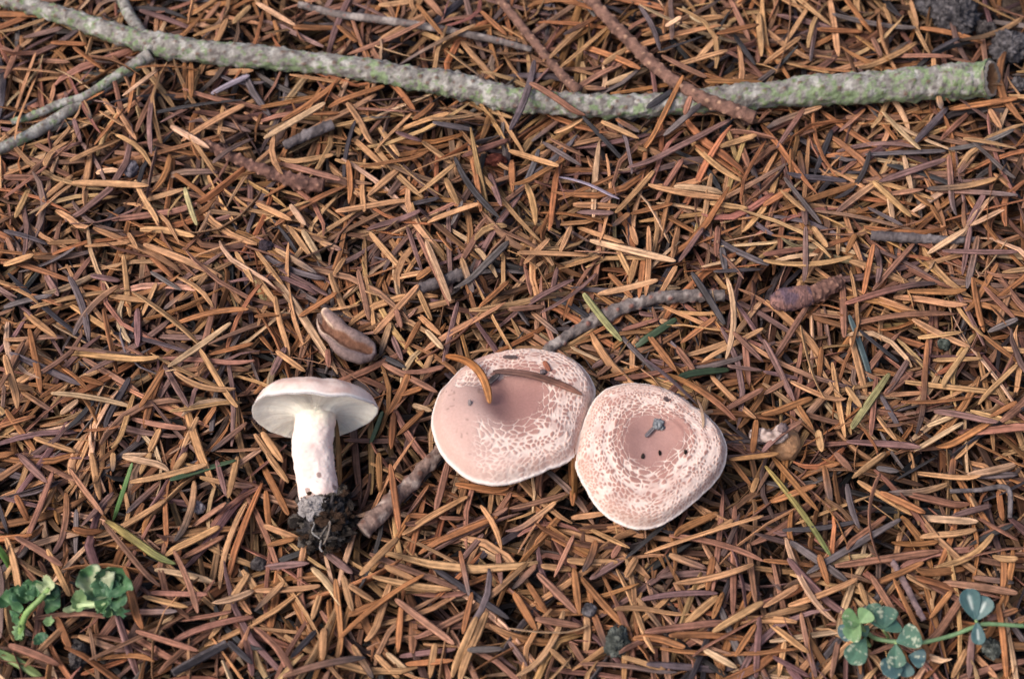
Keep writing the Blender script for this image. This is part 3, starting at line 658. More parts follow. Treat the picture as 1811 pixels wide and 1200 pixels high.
LAND = [((330, 88), 'the forked end of the lichened branch'), ((640, 122), 'the lichened branch'), ((480, 103), 'the lichened branch'), ((760, 142), 'the lichened branch'), ((1080, 188), 'the two brown twigs'), ((1235, 150), 'the scaly brown twig'), ((1480, 158), 'the mossy thick end of the branch'), ((1720, 142), 'the broken branch end'),
    ((530, 322), 'the rusty scaly twig'), ((560, 230), 'the dark twig stub'), ((612, 595), 'the bark husk'), ((555, 690), 'the stalked mushroom'), ((570, 920), 'the soil clump on the stalk'), ((790, 495), 'the blackened twig'), ((860, 640), 'the smoother cap'), ((830, 820), 'the smoother cap'), ((1150, 700), 'the cracked round cap'), ((1160, 920), 'the cracked round cap'), ((1140, 535), 'the curved grey twig'), ((700, 880), 'the stout twig'),
    ((1420, 525), 'the purple bud'), ((1385, 780), 'the ochre button'), ((1620, 420), 'the flat dark twig'), ((1550, 1130), 'the clover leaves'), ((1725, 1090), 'the far clover leaf'), ((185, 1045), 'the leafy seedlings'), ((60, 1060), 'the leafy seedlings'), ((30, 250), 'the bare side twig'), ((140, 1160), 'the dark soil crumb'), ((1090, 1135), 'the grey soil crumb'), ((1700, 30), 'the soil clod')]
def needle_label(d):
    x0, y0, x1, y1, b, c = d
    L = math.hypot(x1 - x0, y1 - y0)
    mx, my = (x0 + x1) / 2, (y0 + y1) / 2
    ds = sorted((math.hypot(mx - x, my - y), n) for (x, y), n in LAND)
    a = ds[0][1]; bb = next(n for _, n in ds if n != a)
    size = 'long ' if L > 150 else 'short ' if L < 75 else ''
    shp = 'strongly bent ' if abs(b) > 9 else 'gently curved ' if abs(b) > 2.5 else 'straight '
    kind = 'needle' if c in 'GbYy' else 'dry needle'
    rel = f'beside {a}' if ds[0][0] < 75 else f'between {a} and {bb}'
    if len(rel.split()) > 11: rel = f'near {a}'
    return f'{size}{shp}{WN[c]} {kind} {rel}'

from collections import defaultdict
def all_labels(ids):
    out = {}; by = defaultdict(list); used = set()
    ORD = 'first second third fourth fifth sixth seventh eighth ninth tenth eleventh twelfth'.split()
    for i in ids: by[needle_label(dig[i])].append(i)
    for lab, ii in by.items():
        if len(ii) == 1:
            w = lab.split()
            if len(w) > 16: lab = ' '.join(w[1:])
            out[ii[0]] = lab; continue
        def far(i):
            d = dig[i]; m = ((d[0] + d[2]) / 2, (d[1] + d[3]) / 2)
            return min(math.hypot(m[0] - x, m[1] - y) for (x, y), n in LAND)
        for k, i in enumerate(sorted(ii, key=far)):
            head, rel = lab.split(' needle ', 1)
            w = rel.split(' and ')[0].replace('between', '').replace('beside', '').replace('near', '').strip()
            t2 = ' towards ' + rel.split(' and ')[1] if ' and ' in rel else ''
            for kk in range(k, 12):
                l2 = f"{ORD[kk]} {head} needle out from {w}{t2}"
                if len(l2.split()) > 16: l2 = l2.replace(t2, '')
                if l2 not in used: break
            used.add(l2)
            out[i] = l2
    return out

score = [math.hypot(d[2] - d[0], d[3] - d[1]) + (200 if d[5] in 'GbyYl' else 0) for d in dig]
order = sorted(range(len(dig)), key=lambda i: -score[i])
single = set(order[:285])
NLAB = all_labels(single)
def drop_px(d, w=None):
    """drop one digitised needle where the photograph shows it"""
    x0, y0, x1, y1, b, c = d
    za = zb = 0.001
    for _ in range(2):
        a, e_ = P(x0, y0, za), P(x1, y1, zb)
        dv = e_ - a; L = math.hypot(dv[0], dv[1]); ang = math.atan2(dv[1], dv[0])
        m = (a + e_) / 2
        bw = -b * 0.149e-3
        keep = H.copy() if False else None
        sub = _peek(m[0], m[1], ang, L, bw)
        za, zb = sub
    a, e_ = P(x0, y0, za), P(x1, y1, zb)
    dv = e_ - a; L = math.hypot(dv[0], dv[1]); ang = math.atan2(dv[1], dv[0]); m = (a + e_) / 2
    tq = np.linspace(0, 1, 9)[:, None]
    ex_ = ((a + (e_ - a) * tq)[:, 2] - zlook(ZHARD, a + (e_ - a) * tq)).max()
    if ex_ > 0:
        za, zb = za - ex_, zb - ex_
        a, e_ = P(x0, y0, za), P(x1, y1, zb)
        return a, e_, bw
    drop(np.array([m[0]]), np.array([m[1]]), np.array([ang]), np.array([L]), np.array([bw]), np.array([0.0007]), np.array([0.0]), 0.42)
    return a, e_, bw
def _peek(cx, cy, ang, L, bow):
    dx, dy = math.cos(ang), math.sin(ang)
    par = 1 - (2 * TS) ** 2
    X = cx + dx * TS * L - dy * bow * par; Y = cy + dy * TS * L + dx * bow * par
    i, j = hsample(X, Y); h = H[i, j]; c = NS // 2
    tl, tr = TS[:c], TS[c + 1:]
    w = (-tl[:, None]) / (tr[None] - tl[:, None])
    v = h[:c, None] * (1 - w) + h[None, c + 1:] * w
    k = v.argmax(); bi, bj = k // len(tr), k % len(tr)
    z0 = max(v.max(), h[c]); s = (h[c + 1 + bj] - h[bi]) / (tr[bj] - tl[bi])
    s = max(-0.42 * L, min(0.42 * L, s))
    return z0 - 0.5 * s + 0.0006, z0 + 0.5 * s + 0.0006

extra = []          # digitised needles that join the mass
NG = 'dry needles lying on top of the litter'
for i, d in enumerate(dig):
    a, e_, bw = drop_px(d)
    c = d[5]
    w = 0.00184 * random.uniform(0.82, 1.18)
    if c in 'd': w *= 0.9
    col0 = PAL[c] * random.uniform(0.88, 1.12) * (1 + rng.normal(0, 0.03, 3))
    col1 = col0 * random.uniform(0.8, 1.12)
    if c == 'Y': col0, col1 = lin((180, 154, 96)), lin((106, 118, 74))
    if random.random() < 0.12 and c in 'tor': col1 = PAL[random.choice('mgd')]
    if i not in single:
        extra.append((a, e_, bw, w, col0, col1)); continue
    mid = (a + e_) / 2
    V, F, C, uv = needles_geo((a - mid)[None], (e_ - mid)[None], np.array([bw]), np.array([random.gauss(0, 0.0004)]), np.array([random.choice([0, 0, 0, 0.0015, -0.001])]), np.array([w]),
                              np.array([random.gauss(0, 0.32)]), col0[None], col1[None], 12, i * 7.7)
    nm = 'green_needle' if c in 'Gb' else 'fallen_needle'
    o = obj(nm, make_mesh(nm, V, F, C, uv=uv), M_FRESH if c in 'Gb' else M_NEEDLE)
    o.location = mid
    tag(o, NLAB[i], 'needle', NG)

# ------------------------------------------------------------------ mass of needles as one object
N = len(R_)
bad = np.zeros(N, bool)
for k in np.linspace(-0.5, 0.5, 9):
    q = np.stack([R_[:, 0] + np.cos(R_[:, 2]) * R_[:, 3] * k - np.sin(R_[:, 2]) * R_[:, 4] * (1 - 4 * k * k), R_[:, 1] + np.sin(R_[:, 2]) * R_[:, 3] * k + np.cos(R_[:, 2]) * R_[:, 4] * (1 - 4 * k * k), R_[:, 6] + (R_[:, 7] - R_[:, 6]) * (k + 0.5)], 1)
    bad |= q[:, 2] > zlook(ZMAX, q)
R_ = R_[~bad]; N = len(R_)
print('needles', N, 'cleared', bad.sum(), 'H', np.percentile(H[fr], [1, 10, 50, 90, 99]))
ca, sa = np.cos(R_[:, 2]), np.sin(R_[:, 2])
hl = R_[:, 3] / 2
P0 = np.stack([R_[:, 0] - ca * hl, R_[:, 1] - sa * hl, R_[:, 6]], 1)
P1 = np.stack([R_[:, 0] + ca * hl, R_[:, 1] + sa * hl, R_[:, 7]], 1)
c0 = rnd_palette(R_[:, 8], N); c1 = c0 * rng.uniform(0.75, 1.15, (N, 1))
sw = rng.random(N) < 0.12
c1[sw] = rnd_palette(np.full(sw.sum(), 0.6), sw.sum())
bow = R_[:, 4]; wd = R_[:, 5]
roll = rng.normal(0, 0.42, N); edge = rng.random(N) < 0.15; roll[edge] += 1.2
vb = rng.normal(0, 0.0005, N); hk = np.where(rng.random(N) < 0.5, rng.normal(0, 0.0024, N), 0)
if extra:
    P0 = np.vstack([P0] + [x[0][None] for x in extra]); P1 = np.vstack([P1] + [x[1][None] for x in extra])
    bow = np.concatenate([bow, [x[2] for x in extra]]); wd = np.concatenate([wd, [x[3] for x in extra]])
    c0 = np.vstack([c0] + [x[4][None] for x in extra]); c1 = np.vstack([c1] + [x[5][None] for x in extra])
    k = len(extra)
    roll = np.concatenate([roll, rng.normal(0, 0.3, k)]); vb = np.concatenate([vb, np.zeros(k)]); hk = np.concatenate([hk, np.zeros(k)])
V, F, C, uv = needles_geo(P0, P1, bow, vb, hk, wd, roll, c0, c1, 6, 0.0, ring=RING[:5] , ru=RU[:5])
lit = obj('needle_litter', make_mesh('needle_litter', V, F, C, uv=uv), M_NEEDLE)
tag(lit, 'thick bed of fallen brown conifer needles covering the soil', 'needle litter', kind='stuff')

# ------------------------------------------------------------------ mushrooms standing in the litter
def poly_radius(pts, cen, th):
    """distance from cen to the outline at each angle"""
    d = pts - cen
    a = np.arctan2(d[:, 1], d[:, 0]); r = np.hypot(d[:, 0], d[:, 1])
    o = np.argsort(a); a, r = a[o], r[o]
    a = np.concatenate([a - 2 * math.pi, a, a + 2 * math.pi]); r = np.tile(r, 3)
    R = np.interp(th, a, r)
    k = np.array([1, 2, 3, 2, 1.0]); k /= k.sum()
    n = len(R)
    return np.convolve(np.concatenate([R[-2:], R, R[:2]]), k, 'valid')[:n]

def crack_cells(rho, th, seed, r0=0.26, big=1.0):
    """cell edges of a cracked skin: long arcs near the centre, small cells toward the margin"""
    r = np.random.default_rng(seed)
    S = []
    ring = r0
    while ring < 1.02:
        dr = np.interp(ring, [0.26, 0.45, 0.7, 1.0], [0.070, 0.055, 0.050, 0.036]) * big
        ds = np.interp(ring, [0.26, 0.45, 0.7, 1.0], [0.24, 0.12, 0.066, 0.044]) * big
        n = max(5, int(2 * math.pi * ring / ds)); ph = r.random() * 6.28
        for k in range(n):
            S.append((ring + r.normal(0, 0.32) * dr, ph + (k + r.normal(0, 0.32)) * 2 * math.pi / n, dr, ds, r.random()))
        ring += dr * 0.95
    S = np.array(S)
    F1 = np.empty(len(rho)); F2 = np.empty(len(rho)); ID = np.empty(len(rho), int)
    for b in range(0, len(rho), 4000):
        q = slice(b, b + 4000)
        da = (th[q, None] - S[None, :, 1] + math.pi) % (2 * math.pi) - math.pi
        d = ((rho[q, None] - S[None, :, 0]) / S[None, :, 2]) ** 2 + (da * rho[q, None] / S[None, :, 3]) ** 2
        i1 = d.argmin(1); n = np.arange(len(i1))
        F1[q] = np.sqrt(d[n, i1]); d[n, i1] = 1e9; F2[q] = np.sqrt(d.min(1)); ID[q] = i1
    return F2 - F1, S[ID, 4]

def standing(name, label, outline, cpx, zc, normal, seed, style):
    nrm = np.array(normal, float); nrm /= np.linalg.norm(nrm)
    O = P(*cpx, zc)
    ex = np.cross([0, 1.0, 0], nrm); ex /= np.linalg.norm(ex); ey = np.cross(nrm, ex)
    loc = np.array([(on_plane(x, y, O, nrm) - O) for x, y in outline])
    o2 = np.stack([loc @ ex, loc @ ey], 1)
    NA, NR = 420, 150
    th = np.linspace(-math.pi, math.pi, NA, endpoint=False)
    R = poly_radius(o2, np.zeros(2), th)
    R = R * (1 + 0.006 * vnoise(np.stack([np.cos(th) * 14, np.sin(th) * 14, th * 0], 1), 1, seed, 2))
    Rm = R.mean()
    rho = (np.arange(NR) + 0.0) / (NR - 1); rho = 1 - (1 - rho) ** 1.1
    RH, TH = np.meshgrid(rho, th, indexing='ij'); RH, TH = RH.ravel(), TH.ravel()
    RR = np.tile(R, NR) * RH
    X, Y = RR * np.cos(TH), RR * np.sin(TH)
    q = np.stack([X, Y, np.zeros(len(X))], 1)
    Z = 0.0040 * (1 - RH ** 2.6) - 0.0023 * sstep(0.86, 1.0, RH) ** 1.6
    Z += 0.0005 * vnoise(q, 110, seed, 2)
    if style == 'smooth':
        Z -= 0.0042 * np.exp(-((X + 0.001) ** 2 + (Y - 0.0005) ** 2) / 0.0078 ** 2)
        Z += 0.0020 * np.exp(-((X + 0.0100) ** 2 + (Y + 0.0075) ** 2) / 0.0075 ** 2)
        Z -= 0.0016 * np.exp(-((X + 0.0065) ** 2 / 0.006 ** 2 + (Y - 0.004) ** 2 / 0.0028 ** 2))
    else:
        Z -= 0.0032 * np.exp(-(RH / 0.56) ** 2.0)
        Z += 0.00009 * np.cos(RH * 46) * sstep(0.3, 0.45, RH) * (1 - sstep(0.75, 0.9, RH))
    wob = vnoise(q, 380, seed + 2, 2)
    edge, cid = crack_cells(np.clip(RH + 0.024 * vnoise(q, 420, seed + 4, 3) + 0.008 * wob, 0, 2), TH + 0.09 * vnoise(q, 300, seed + 6, 2), seed, big=1.08 if style == 'smooth' else 0.92)
    # how strongly each region is cracked
    if style == 'smooth':
        right = sstep(-0.004, 0.006, X * 0.95 - 0.25 * Y + 0.003 * vnoise(q, 150, 3, 2))
        low = sstep(0.004, 0.010, -Y) * sstep(-0.013, -0.004, X)
        top = sstep(0.007, 0.011, Y) * sstep(-0.010, 0.0, X) * 0.8
        stren = np.clip(np.maximum(np.maximum(right, low * 0.65), top), 0, 1) * sstep(0.24, 0.58, RH)
        leftc = sstep(-0.1, 0.3, vnoise(q, 230, 8, 2) + 40 * Y) * sstep(0.3, 0.5, RH) * (1 - sstep(0.75, 0.92, RH)) * 0.6
        stren = np.maximum(stren, leftc) * (1 - 0.45 * sstep(0.88, 0.97, RH))
        ctr = lin((142, 106, 102)); mid = lin((162, 122, 115)); out = lin((196, 164, 154))
    else:
        stren = sstep(0.20, 0.54, RH) * (0.72 + 0.28 * vnoise(q, 120, 5, 2))
        ur = sstep(0.002, 0.008, X) * sstep(-0.003, 0.004, Y) * (1 - sstep(0.5, 0.66, RH))
        stren = np.clip(stren - 0.6 * ur, 0, 1)
        ctr = lin((158, 122, 117)); mid = lin((160, 119, 111)); out = lin((188, 154, 143))
    wdt = np.interp(RH, [0.26, 0.42, 0.62, 0.8, 1.0], [0.10, 0.20, 0.52, 0.54, 0.40]) * (1 + 0.28 * np.cos(RH * 31 + 2.2 * vnoise(q, 90, 2))) * (1 + 0.55 * vnoise(q, 260, seed + 9, 2)) * (0.25 + 0.75 * stren) * (1.0 if style == 'smooth' else 1.12)
    crack = (1 - sstep(0.45, 1.0, edge / np.maximum(wdt, 1e-3))) * sstep(0.06, 0.42, stren) * (0.6 + 0.4 * sstep(-0.55, 0.0, vnoise(q, 330, seed + 15, 2)))
    skin = mixc(ctr, mid, sstep(0.10, 0.62, RH + 0.06 * vnoise(q, 160, seed + 22, 2))); skin = mixc(skin, out, sstep(0.72, 1.0, RH))
    tone = 1 + 0.10 * (cid - 0.5) * (stren > 0.2) + 0.08 * vnoise(q, 240, seed + 12, 3) + 0.07 * vnoise(np.stack([np.cos(TH) * 45, np.sin(TH) * 45, RH * 4], 1), 1, seed + 18, 2)
    skin = skin * tone[:, None]
    if style == 'smooth':
        sm = np.clip(sstep(-0.002, -0.009, X * 0.9 + Y * 0.35), 0, 1)
        skin = mixc(skin, lin((198, 170, 163)), sm * 0.62 * sstep(0.25, 0.5, RH))
        pits = sstep(0.56, 0.7, vnoise(q, 1500, 31)) * sm * sstep(0.1, 0.4, vnoise(q, 260, 33)) * sstep(0.25, 0.45, RH)
        skin = mixc(skin, lin((150, 122, 116)), pits * 0.8)
    halo = (1 - sstep(0.2, 2.2, edge / np.maximum(wdt, 1e-3))) * stren
    colr = mixc(skin, lin((208, 178, 164)), halo * 0.15)
    colr = mixc(colr, lin((224, 205, 197)), crack * 0.84)
    rim = sstep(0.965, 0.995, RH)
    colr = mixc(colr, lin((234, 224, 220)), rim * 0.7)
    Z -= 0.00020 * crack
    Z += 0.00012 * halo * (1 - crack)
    V = O + X[:, None] * ex + Y[:, None] * ey + Z[:, None] * nrm
    ix = np.arange(NR * NA).reshape(NR, NA)
    f = np.stack([ix[:-1], np.roll(ix, -1, 1)[:-1], np.roll(ix, -1, 1)[1:], ix[1:]], -1)[:, :, ::-1].reshape(-1, 4)
    # lip: roll the margin under
    lipz = Z[-NA:]; lip = []
    for s_, dz in ((1.004, -0.0005), (0.995, -0.0011), (0.965, -0.0013)):
        lip.append(O + (np.cos(th) * R * s_)[:, None] * ex + (np.sin(th) * R * s_)[:, None] * ey + (lipz + dz)[:, None] * nrm)
    L0 = len(V); V2 = np.vstack([V] + lip)
    prev = ix[-1]
    fl = [f]
    for k in range(3):
        cur = L0 + k * NA + np.arange(NA)
        fl.append(np.stack([prev, cur, np.roll(cur, -1), np.roll(prev, -1)], -1)); prev = cur
    f = np.vstack(fl)
    c2 = np.vstack([colr, np.tile(lin((234, 226, 222)), (3 * NA, 1))])
    base = O.copy(); base[2] = 0
    t = thing(name, base, label, 'mushroom')
    cap = obj('cap', make_mesh('cap', V2 - base, (f.ravel(), np.arange(len(f)) * 4, None), c2), M_CAP, t)
    # gills under the cap: radial blades as a pleated cone
    GA = NA * 2; tg = np.linspace(-math.pi, math.pi, GA, endpoint=False); Rg = np.interp(tg, np.append(th, math.pi), np.append(R, R[0]))
    lz = np.interp(tg, np.append(th, math.pi), np.append(lipz, lipz[0]))
    gv = []; rows = [0.97, 0.9, 0.75, 0.55, 0.38, 0.24]
    for k, s_ in enumerate(rows):
        pl = (0.0006 if 0 < k < 5 else 0.0001) * np.where(np.arange(GA) % 4 < 2, 1, -1)
        zz = lz * (s_) ** 2 - 0.0012 - 0.0034 * (1 - s_) + pl
        gv.append(O + (np.cos(tg) * Rg * s_)[:, None] * ex + (np.sin(tg) * Rg * s_)[:, None] * ey + zz[:, None] * nrm)
    gi = np.arange(len(rows) * GA).reshape(len(rows), GA)
    gf_ = np.stack([gi[:-1], gi[1:], np.roll(gi, -1, 1)[1:], np.roll(gi, -1, 1)[:-1]], -1).reshape(-1, 4)
    obj('gills', make_mesh('gills', np.vstack(gv) - base, (gf_.ravel(), np.arange(len(gf_)) * 4, None), np.tile(lin((238, 230, 216)), (len(rows) * GA, 1))), M_FLESH, t)
    foot = np.array([O[0], O[1], -0.006])
    pth = catmull([O - nrm * 0.0035, O - nrm * 0.008, (O + foot) / 2 - nrm * 0.002, foot], 40)
    Vt, ft, rel, up_, AR_, nz_ = tube(pth, np.interp(np.linspace(0, 1, 40), [0, .2, 1], [0.0062, 0.005, 0.0053]), 28, None, 0.05, 300, seed)
    obj('stem', make_mesh('stem', Vt - base, ft, np.tile(lin((226, 206, 198)), (len(Vt), 1))), M_FLESH, t)
    return t, (V2, f)

m1, g1 = standing('mushroom', 'pinkish dished cap with smoother pale flank, joined to the rounder cracked cap', OUT_L, (908, 706), 0.015, (0.03, 0.02, 1), 21, 'smooth')
m2, g2 = standing('mushroom', 'round pinkish-buff cap cracked in concentric rings with grey crumb at its centre', OUT_R, (1148, 772), 0.014, (0.06, -0.2, 1), 33, 'ringed')
BV = [BVHTree.FromPolygons([tuple(v) for v in g[0]], [tuple(int(i) for i in q) for q in g[1]]) for g in (g1, g2)]
def on_cap(x, y):
    d = ray(x, y); best = None
    for b in BV:
        h = b.ray_cast(Vector(CAM), Vector(d))
        if h[0] is not None and (best is None or h[3] < best[1]): best = (np.array(h[0]), h[3], np.array(h[1]))
    return None if best is None else best[0]

def free_needle(name, label, a, b, bow, w, ca_, cb_, roll=0.0, vb_=0.0, seed=5, cat='needle', group=None, mat=None, hook=0.0):
    mid = (a + b) / 2
    V, F, C, uv = needles_geo((a - mid)[None], (b - mid)[None], np.array([bow]), np.array([vb_]), np.array([hook]), np.array([w]), np.array([roll]), ca_[None], cb_[None], 14, seed)
    o = obj(name, make_mesh(name, V, F, C, uv=uv), mat or M_NEEDLE); o.location = mid
    return tag(o, label, cat, group)
up = np.array([0, 0, 1.0])
def cap_needle(label, p0, p1, bow, w, c0_, c1_, l0=0.0006, l1=0.0006, vb_=0.0, roll=0.0):
    a, b = on_cap(*p0), on_cap(*p1)
    a = (P(*p0, 0.014) if a is None else a) + up * l0; b = (P(*p1, 0.014) if b is None else b) + up * l1
    return free_needle('fallen_needle', label, a, b, bow, w, lin(c0_), lin(c1_), roll, vb_, seed=p0[0])
cap_needle('long dark brown needle lying across the smoother dished cap', (872, 660), (1030, 701), 0.0008, 0.0020, (104, 78, 74), (140, 98, 84), 0.0010, 0.0008, 0.0018)
cap_needle('bent orange-brown needle arching over the edge of the smoother cap', (789, 642), (866, 716), 0.0030, 0.0022, (172, 108, 60), (184, 128, 82), 0.0035, 0.0008, 0.0020)
cap_needle('short grey needle fragment propped in the dip of the smoother cap', (860, 682), (884, 666), 0.0, 0.0016, (96, 88, 90), (84, 78, 82), 0.0006, 0.0016)
cap_needle('tiny dark needle scrap near the top rim of the smoother cap', (889, 633), (915, 633), 0.0, 0.0010, (112, 92, 92), (96, 80, 82))
cap_needle('tiny reddish-brown needle scrap beside the crumb on the smoother cap', (962, 640), (972, 658), 0.0, 0.0014, (166, 104, 82), (150, 92, 74))
cap_needle('short grey needle stub pointing into the centre of the cracked cap', (1141, 774), (1158, 756), 0.0, 0.0011, (112, 104, 110), (122, 116, 122))
cap_needle('broad grey needle stub on the upper rim of the cracked cap', (1174, 709), (1202, 699), 0.0, 0.0018, (120, 98, 98), (104, 90, 94))
cap_needle('thin tan needle tip reaching down the side of the cracked cap', (1232, 712), (1243, 757), 0.0006, 0.0008, (128, 100, 86), (196, 166, 140), 0.0018, 0.0004)
a, b = P(1172, 660, 0.006), P(1301, 743, 0.0125)
free_needle('fallen_needle', 'long olive-brown needle lying over the rim of the cracked round cap', a, b, 0.0006, 0.0021, lin((176, 122, 70)), lin((150, 100, 82)), 0.2, 0.0022)
free_needle('fallen_needle', 'thin dark mauve needle slanting behind the rim of the cracked round cap', P(1138, 633, 0.006), P(1234, 716, 0.014), 0.0, 0.0012, lin((108, 90, 96)), lin((88, 74, 78)), 0.2, 0.001)
free_needle('fallen_needle', 'dark orange-brown needle hanging at the joint of the two caps', P(1011, 778, 0.0150), P(1016, 894, 0.002), 0.0003, 0.0020, lin((150, 100, 66)), lin((128, 92, 50)), 0.6, 0.0005)
free_needle('fallen_needle', 'olive needle leaning against the stalk of the lying mushroom', P(594, 742, 0.0135), P(601, 860, 0.004), 0.0002, 0.0019, lin((120, 96, 66)), lin((168, 126, 82)), 0.9, 0.0003)

# ------------------------------------------------------------------ lumps: crumbs, clods, debris
def lump(r, seed, sub=3, amp=0.35, sc=2.2, squash=(1, 1, 1), grain=0.12):
    """closed irregular crumb centred on the origin"""
    n_, s_ = {1: (6, 8), 2: (9, 14), 3: (18, 28), 4: (44, 64)}[sub]
    ph = math.pi * (np.arange(n_) + 0.5) / n_; a = np.arange(s_) / s_ * 2 * math.pi
    PH, A_ = np.meshgrid(ph, a, indexing='ij'); PH, A_ = PH.ravel(), A_.ravel()
    d = np.stack([np.sin(PH) * np.cos(A_), np.sin(PH) * np.sin(A_), np.cos(PH)], 1)
    k = 1 + amp * vnoise(d + seed * 3.1, sc, seed, 2) + grain * np.abs(vnoise(d + seed, sc * 4, seed + 2, 3)) * 2 - grain
    V = d * k[:, None] * r * np.array(squash)
    f = []
    for i in range(n_ - 1):
        for j in range(s_):
            f.append((i * s_ + j, (i + 1) * s_ + j, (i + 1) * s_ + (j + 1) % s_, i * s_ + (j + 1) % s_))
    f.append(tuple(range(s_))); f.append(tuple(range((n_ - 1) * s_, n_ * s_))[::-1])
    return V, f

def soil_cols(V, seed, a=(48, 44, 46), b=(104, 98, 98)):
    return mixc(lin(a), lin(b), sstep(-0.4, 0.6, vnoise(V + seed, 900, seed, 3)))

def clod(px, py, r, label, seed, name='soil_clod', cat='soil clod', z=None, col=((48, 44, 46), (104, 98, 98)), sub=4, squash=(1, 1, 0.7), group=None):
    rr = r * 0.149e-3
    p = P(px, py, 0.0)
    zz = smooth_h(p[0], p[1], 0.004, 60) + rr * 0.35 if z is None else z
    p = P(px, py, zz)
    V, f = lump(rr, seed, sub, 0.30, 2.0, squash, 0.22 if sub == 4 else 0.1)
    o = obj(name, make_mesh(name, V, f, soil_cols(V, seed, *col)), M_SOIL); o.location = p
    return tag(o, label, cat, group)
GS_ = ((54, 52, 56), (106, 102, 106))
clod(1688, 30, 52, 'large crumbly grey soil clod in bare patch behind the broken branch end', 3, col=GS_)
clod(1640, 8, 30, 'medium grey soil clod sitting at the edge of the bare patch', 4, col=GS_)
clod(1784, 84, 40, 'rough grey-brown soil clod just behind the broken branch end', 5, col=GS_)
clod(1742, 52, 22, 'small dark clod between the two big clods of the bare patch', 6)
clod(1760, 128, 18, 'dark crumb wedged against the broken branch end', 7)
clod(1800, 150, 20, 'small grey clod beyond the broken branch end', 17, col=GS_)
clod(140, 1160, 19, 'dark soil crumb under the leafy seedlings', 8, squash=(0.8, 1.2, 0.9))
clod(1090, 1136, 22, 'grey-green soil crumb among needles in front of the cracked cap', 9, squash=(0.9, 1.25, 0.8), col=((58, 62, 60), (104, 108, 104)))
clod(1042, 1079, 12, 'little grey granule resting on a needle tip before the cracked cap', 10, sub=3, col=GS_)
clod(458, 996, 13, 'dark glossy crumb beside a mauve needle below the stalk', 11, sub=3)
clod(350, 897, 12, 'pale fluffy grey crumb lodged among needles beside the stalk base', 12, sub=3, col=((118, 110, 116), (176, 168, 172)))
clod(470, 436, 14, 'round purplish-black berry-like crumb in the needles above the stalked mushroom', 13, sub=3, col=((50, 42, 48), (80, 70, 78)), squash=(1, 0.9, 0.9))
clod(232, 298, 17, 'flat slate-grey soil flake lying among the needles by the rusty twig', 14, sub=3, col=((78, 74, 84), (118, 112, 120)), squash=(0.9, 1.2, 0.5))
clod(1755, 1145, 18, 'grey-green crumb under the far clover leaf', 15, col=((58, 62, 60), (110, 114, 110)))
clod(875, 283, 17, 'dark rust-red flaky crumb tucked under needles below the branch', 16, sub=3, col=((70, 36, 32), (116, 66, 56)), squash=(1.4, 0.8, 0.6), name='bark_crumb', cat='bark crumb')
clod(1670, 608, 12, 'moss-grey crumb in a dark gap near the flat dark twig', 18, sub=3, col=((50, 56, 52), (90, 96, 90)))
def cap_crumb(px, py, r, label, seed, col, sub=3, squash=(1, 1, 0.7), name='soil_crumb', cat='soil crumb', group=None):
    q = on_cap(px, py); rr = r * 0.149e-3
    V, f = lump(rr, seed, sub, 0.4, 2.4, squash, 0.2)
    o = obj(name, make_mesh(name, V, f, soil_cols(V, seed, *col)), M_SOIL); o.location = q + up * rr * 0.35
    tag(o, label, cat, group)
cap_crumb(1163, 751, 10, 'grey soil crumb at the centre of the cracked round cap', 41, ((96, 100, 108), (150, 154, 160)))
cap_crumb(1171, 757, 5, 'small grey granule touching the crumb on the cracked round cap', 42, ((96, 100, 108), (160, 164, 168)), 2)
cap_crumb(960, 659, 6, 'dark crumb beside a reddish scrap on the smoother cap', 43, ((62, 54, 58), (112, 100, 104)), 2)
cap_crumb(831, 713, 5, 'tiny grey crumb on the pale flank of the smoother cap', 44, ((110, 100, 102), (150, 140, 140)), 2, (0.7, 1.4, 0.5))
for k, (x, y) in enumerate(((1137, 807), (1167, 801), (1212, 799))):
    cap_crumb(x, y, 3.6, 'tiny black fleck on the cracked round cap', 50 + k, ((30, 26, 26), (52, 46, 44)), 2, (0.8, 1.5, 0.6), 'black_fleck', 'fleck', 'black flecks on the cracked cap')

# ------------------------------------------------------------------ the stalked mushroom lying on its side
zs = 0.0175
Cc = P(557, 727, zs)                                     # centre of the gill disc
Bb = P(566, 884, 0.0058)                                 # foot of the stalk
axis = Cc - Bb; axis /= np.linalg.norm(axis)
axis = axis + np.array([0.02, 0.03, -0.41]); axis /= np.linalg.norm(axis)   # cap sits slightly askew on the stalk
ex = np.cross(axis, up); ex /= np.linalg.norm(ex)
ey = np.cross(ex, axis); ey = ey if ey[2] > 0 else -ey
Rc = 0.0154
base = Bb.copy(); base[2] = 0
mush = thing('mushroom', base, 'whole pale mushroom lying on its side, white gills showing, soil clinging to stalk', 'mushroom')
NA = 300
th = np.linspace(-math.pi, math.pi, NA, endpoint=False)
cs = np.stack([np.cos(th), np.sin(th), th * 0], 1)
Rr = Rc * (1 + 0.035 * vnoise(cs, 1.6, 5, 2) + 0.010 * vnoise(cs, 7, 6, 2)) * np.where(np.sin(th) > 0, 1 - 0.03 * np.sin(th), 1)
rimz = 0.0009 * np.cos(2 * th + 0.6) + 0.0006 * vnoise(cs, 3, 8, 2)
rows = []
cols_ = []
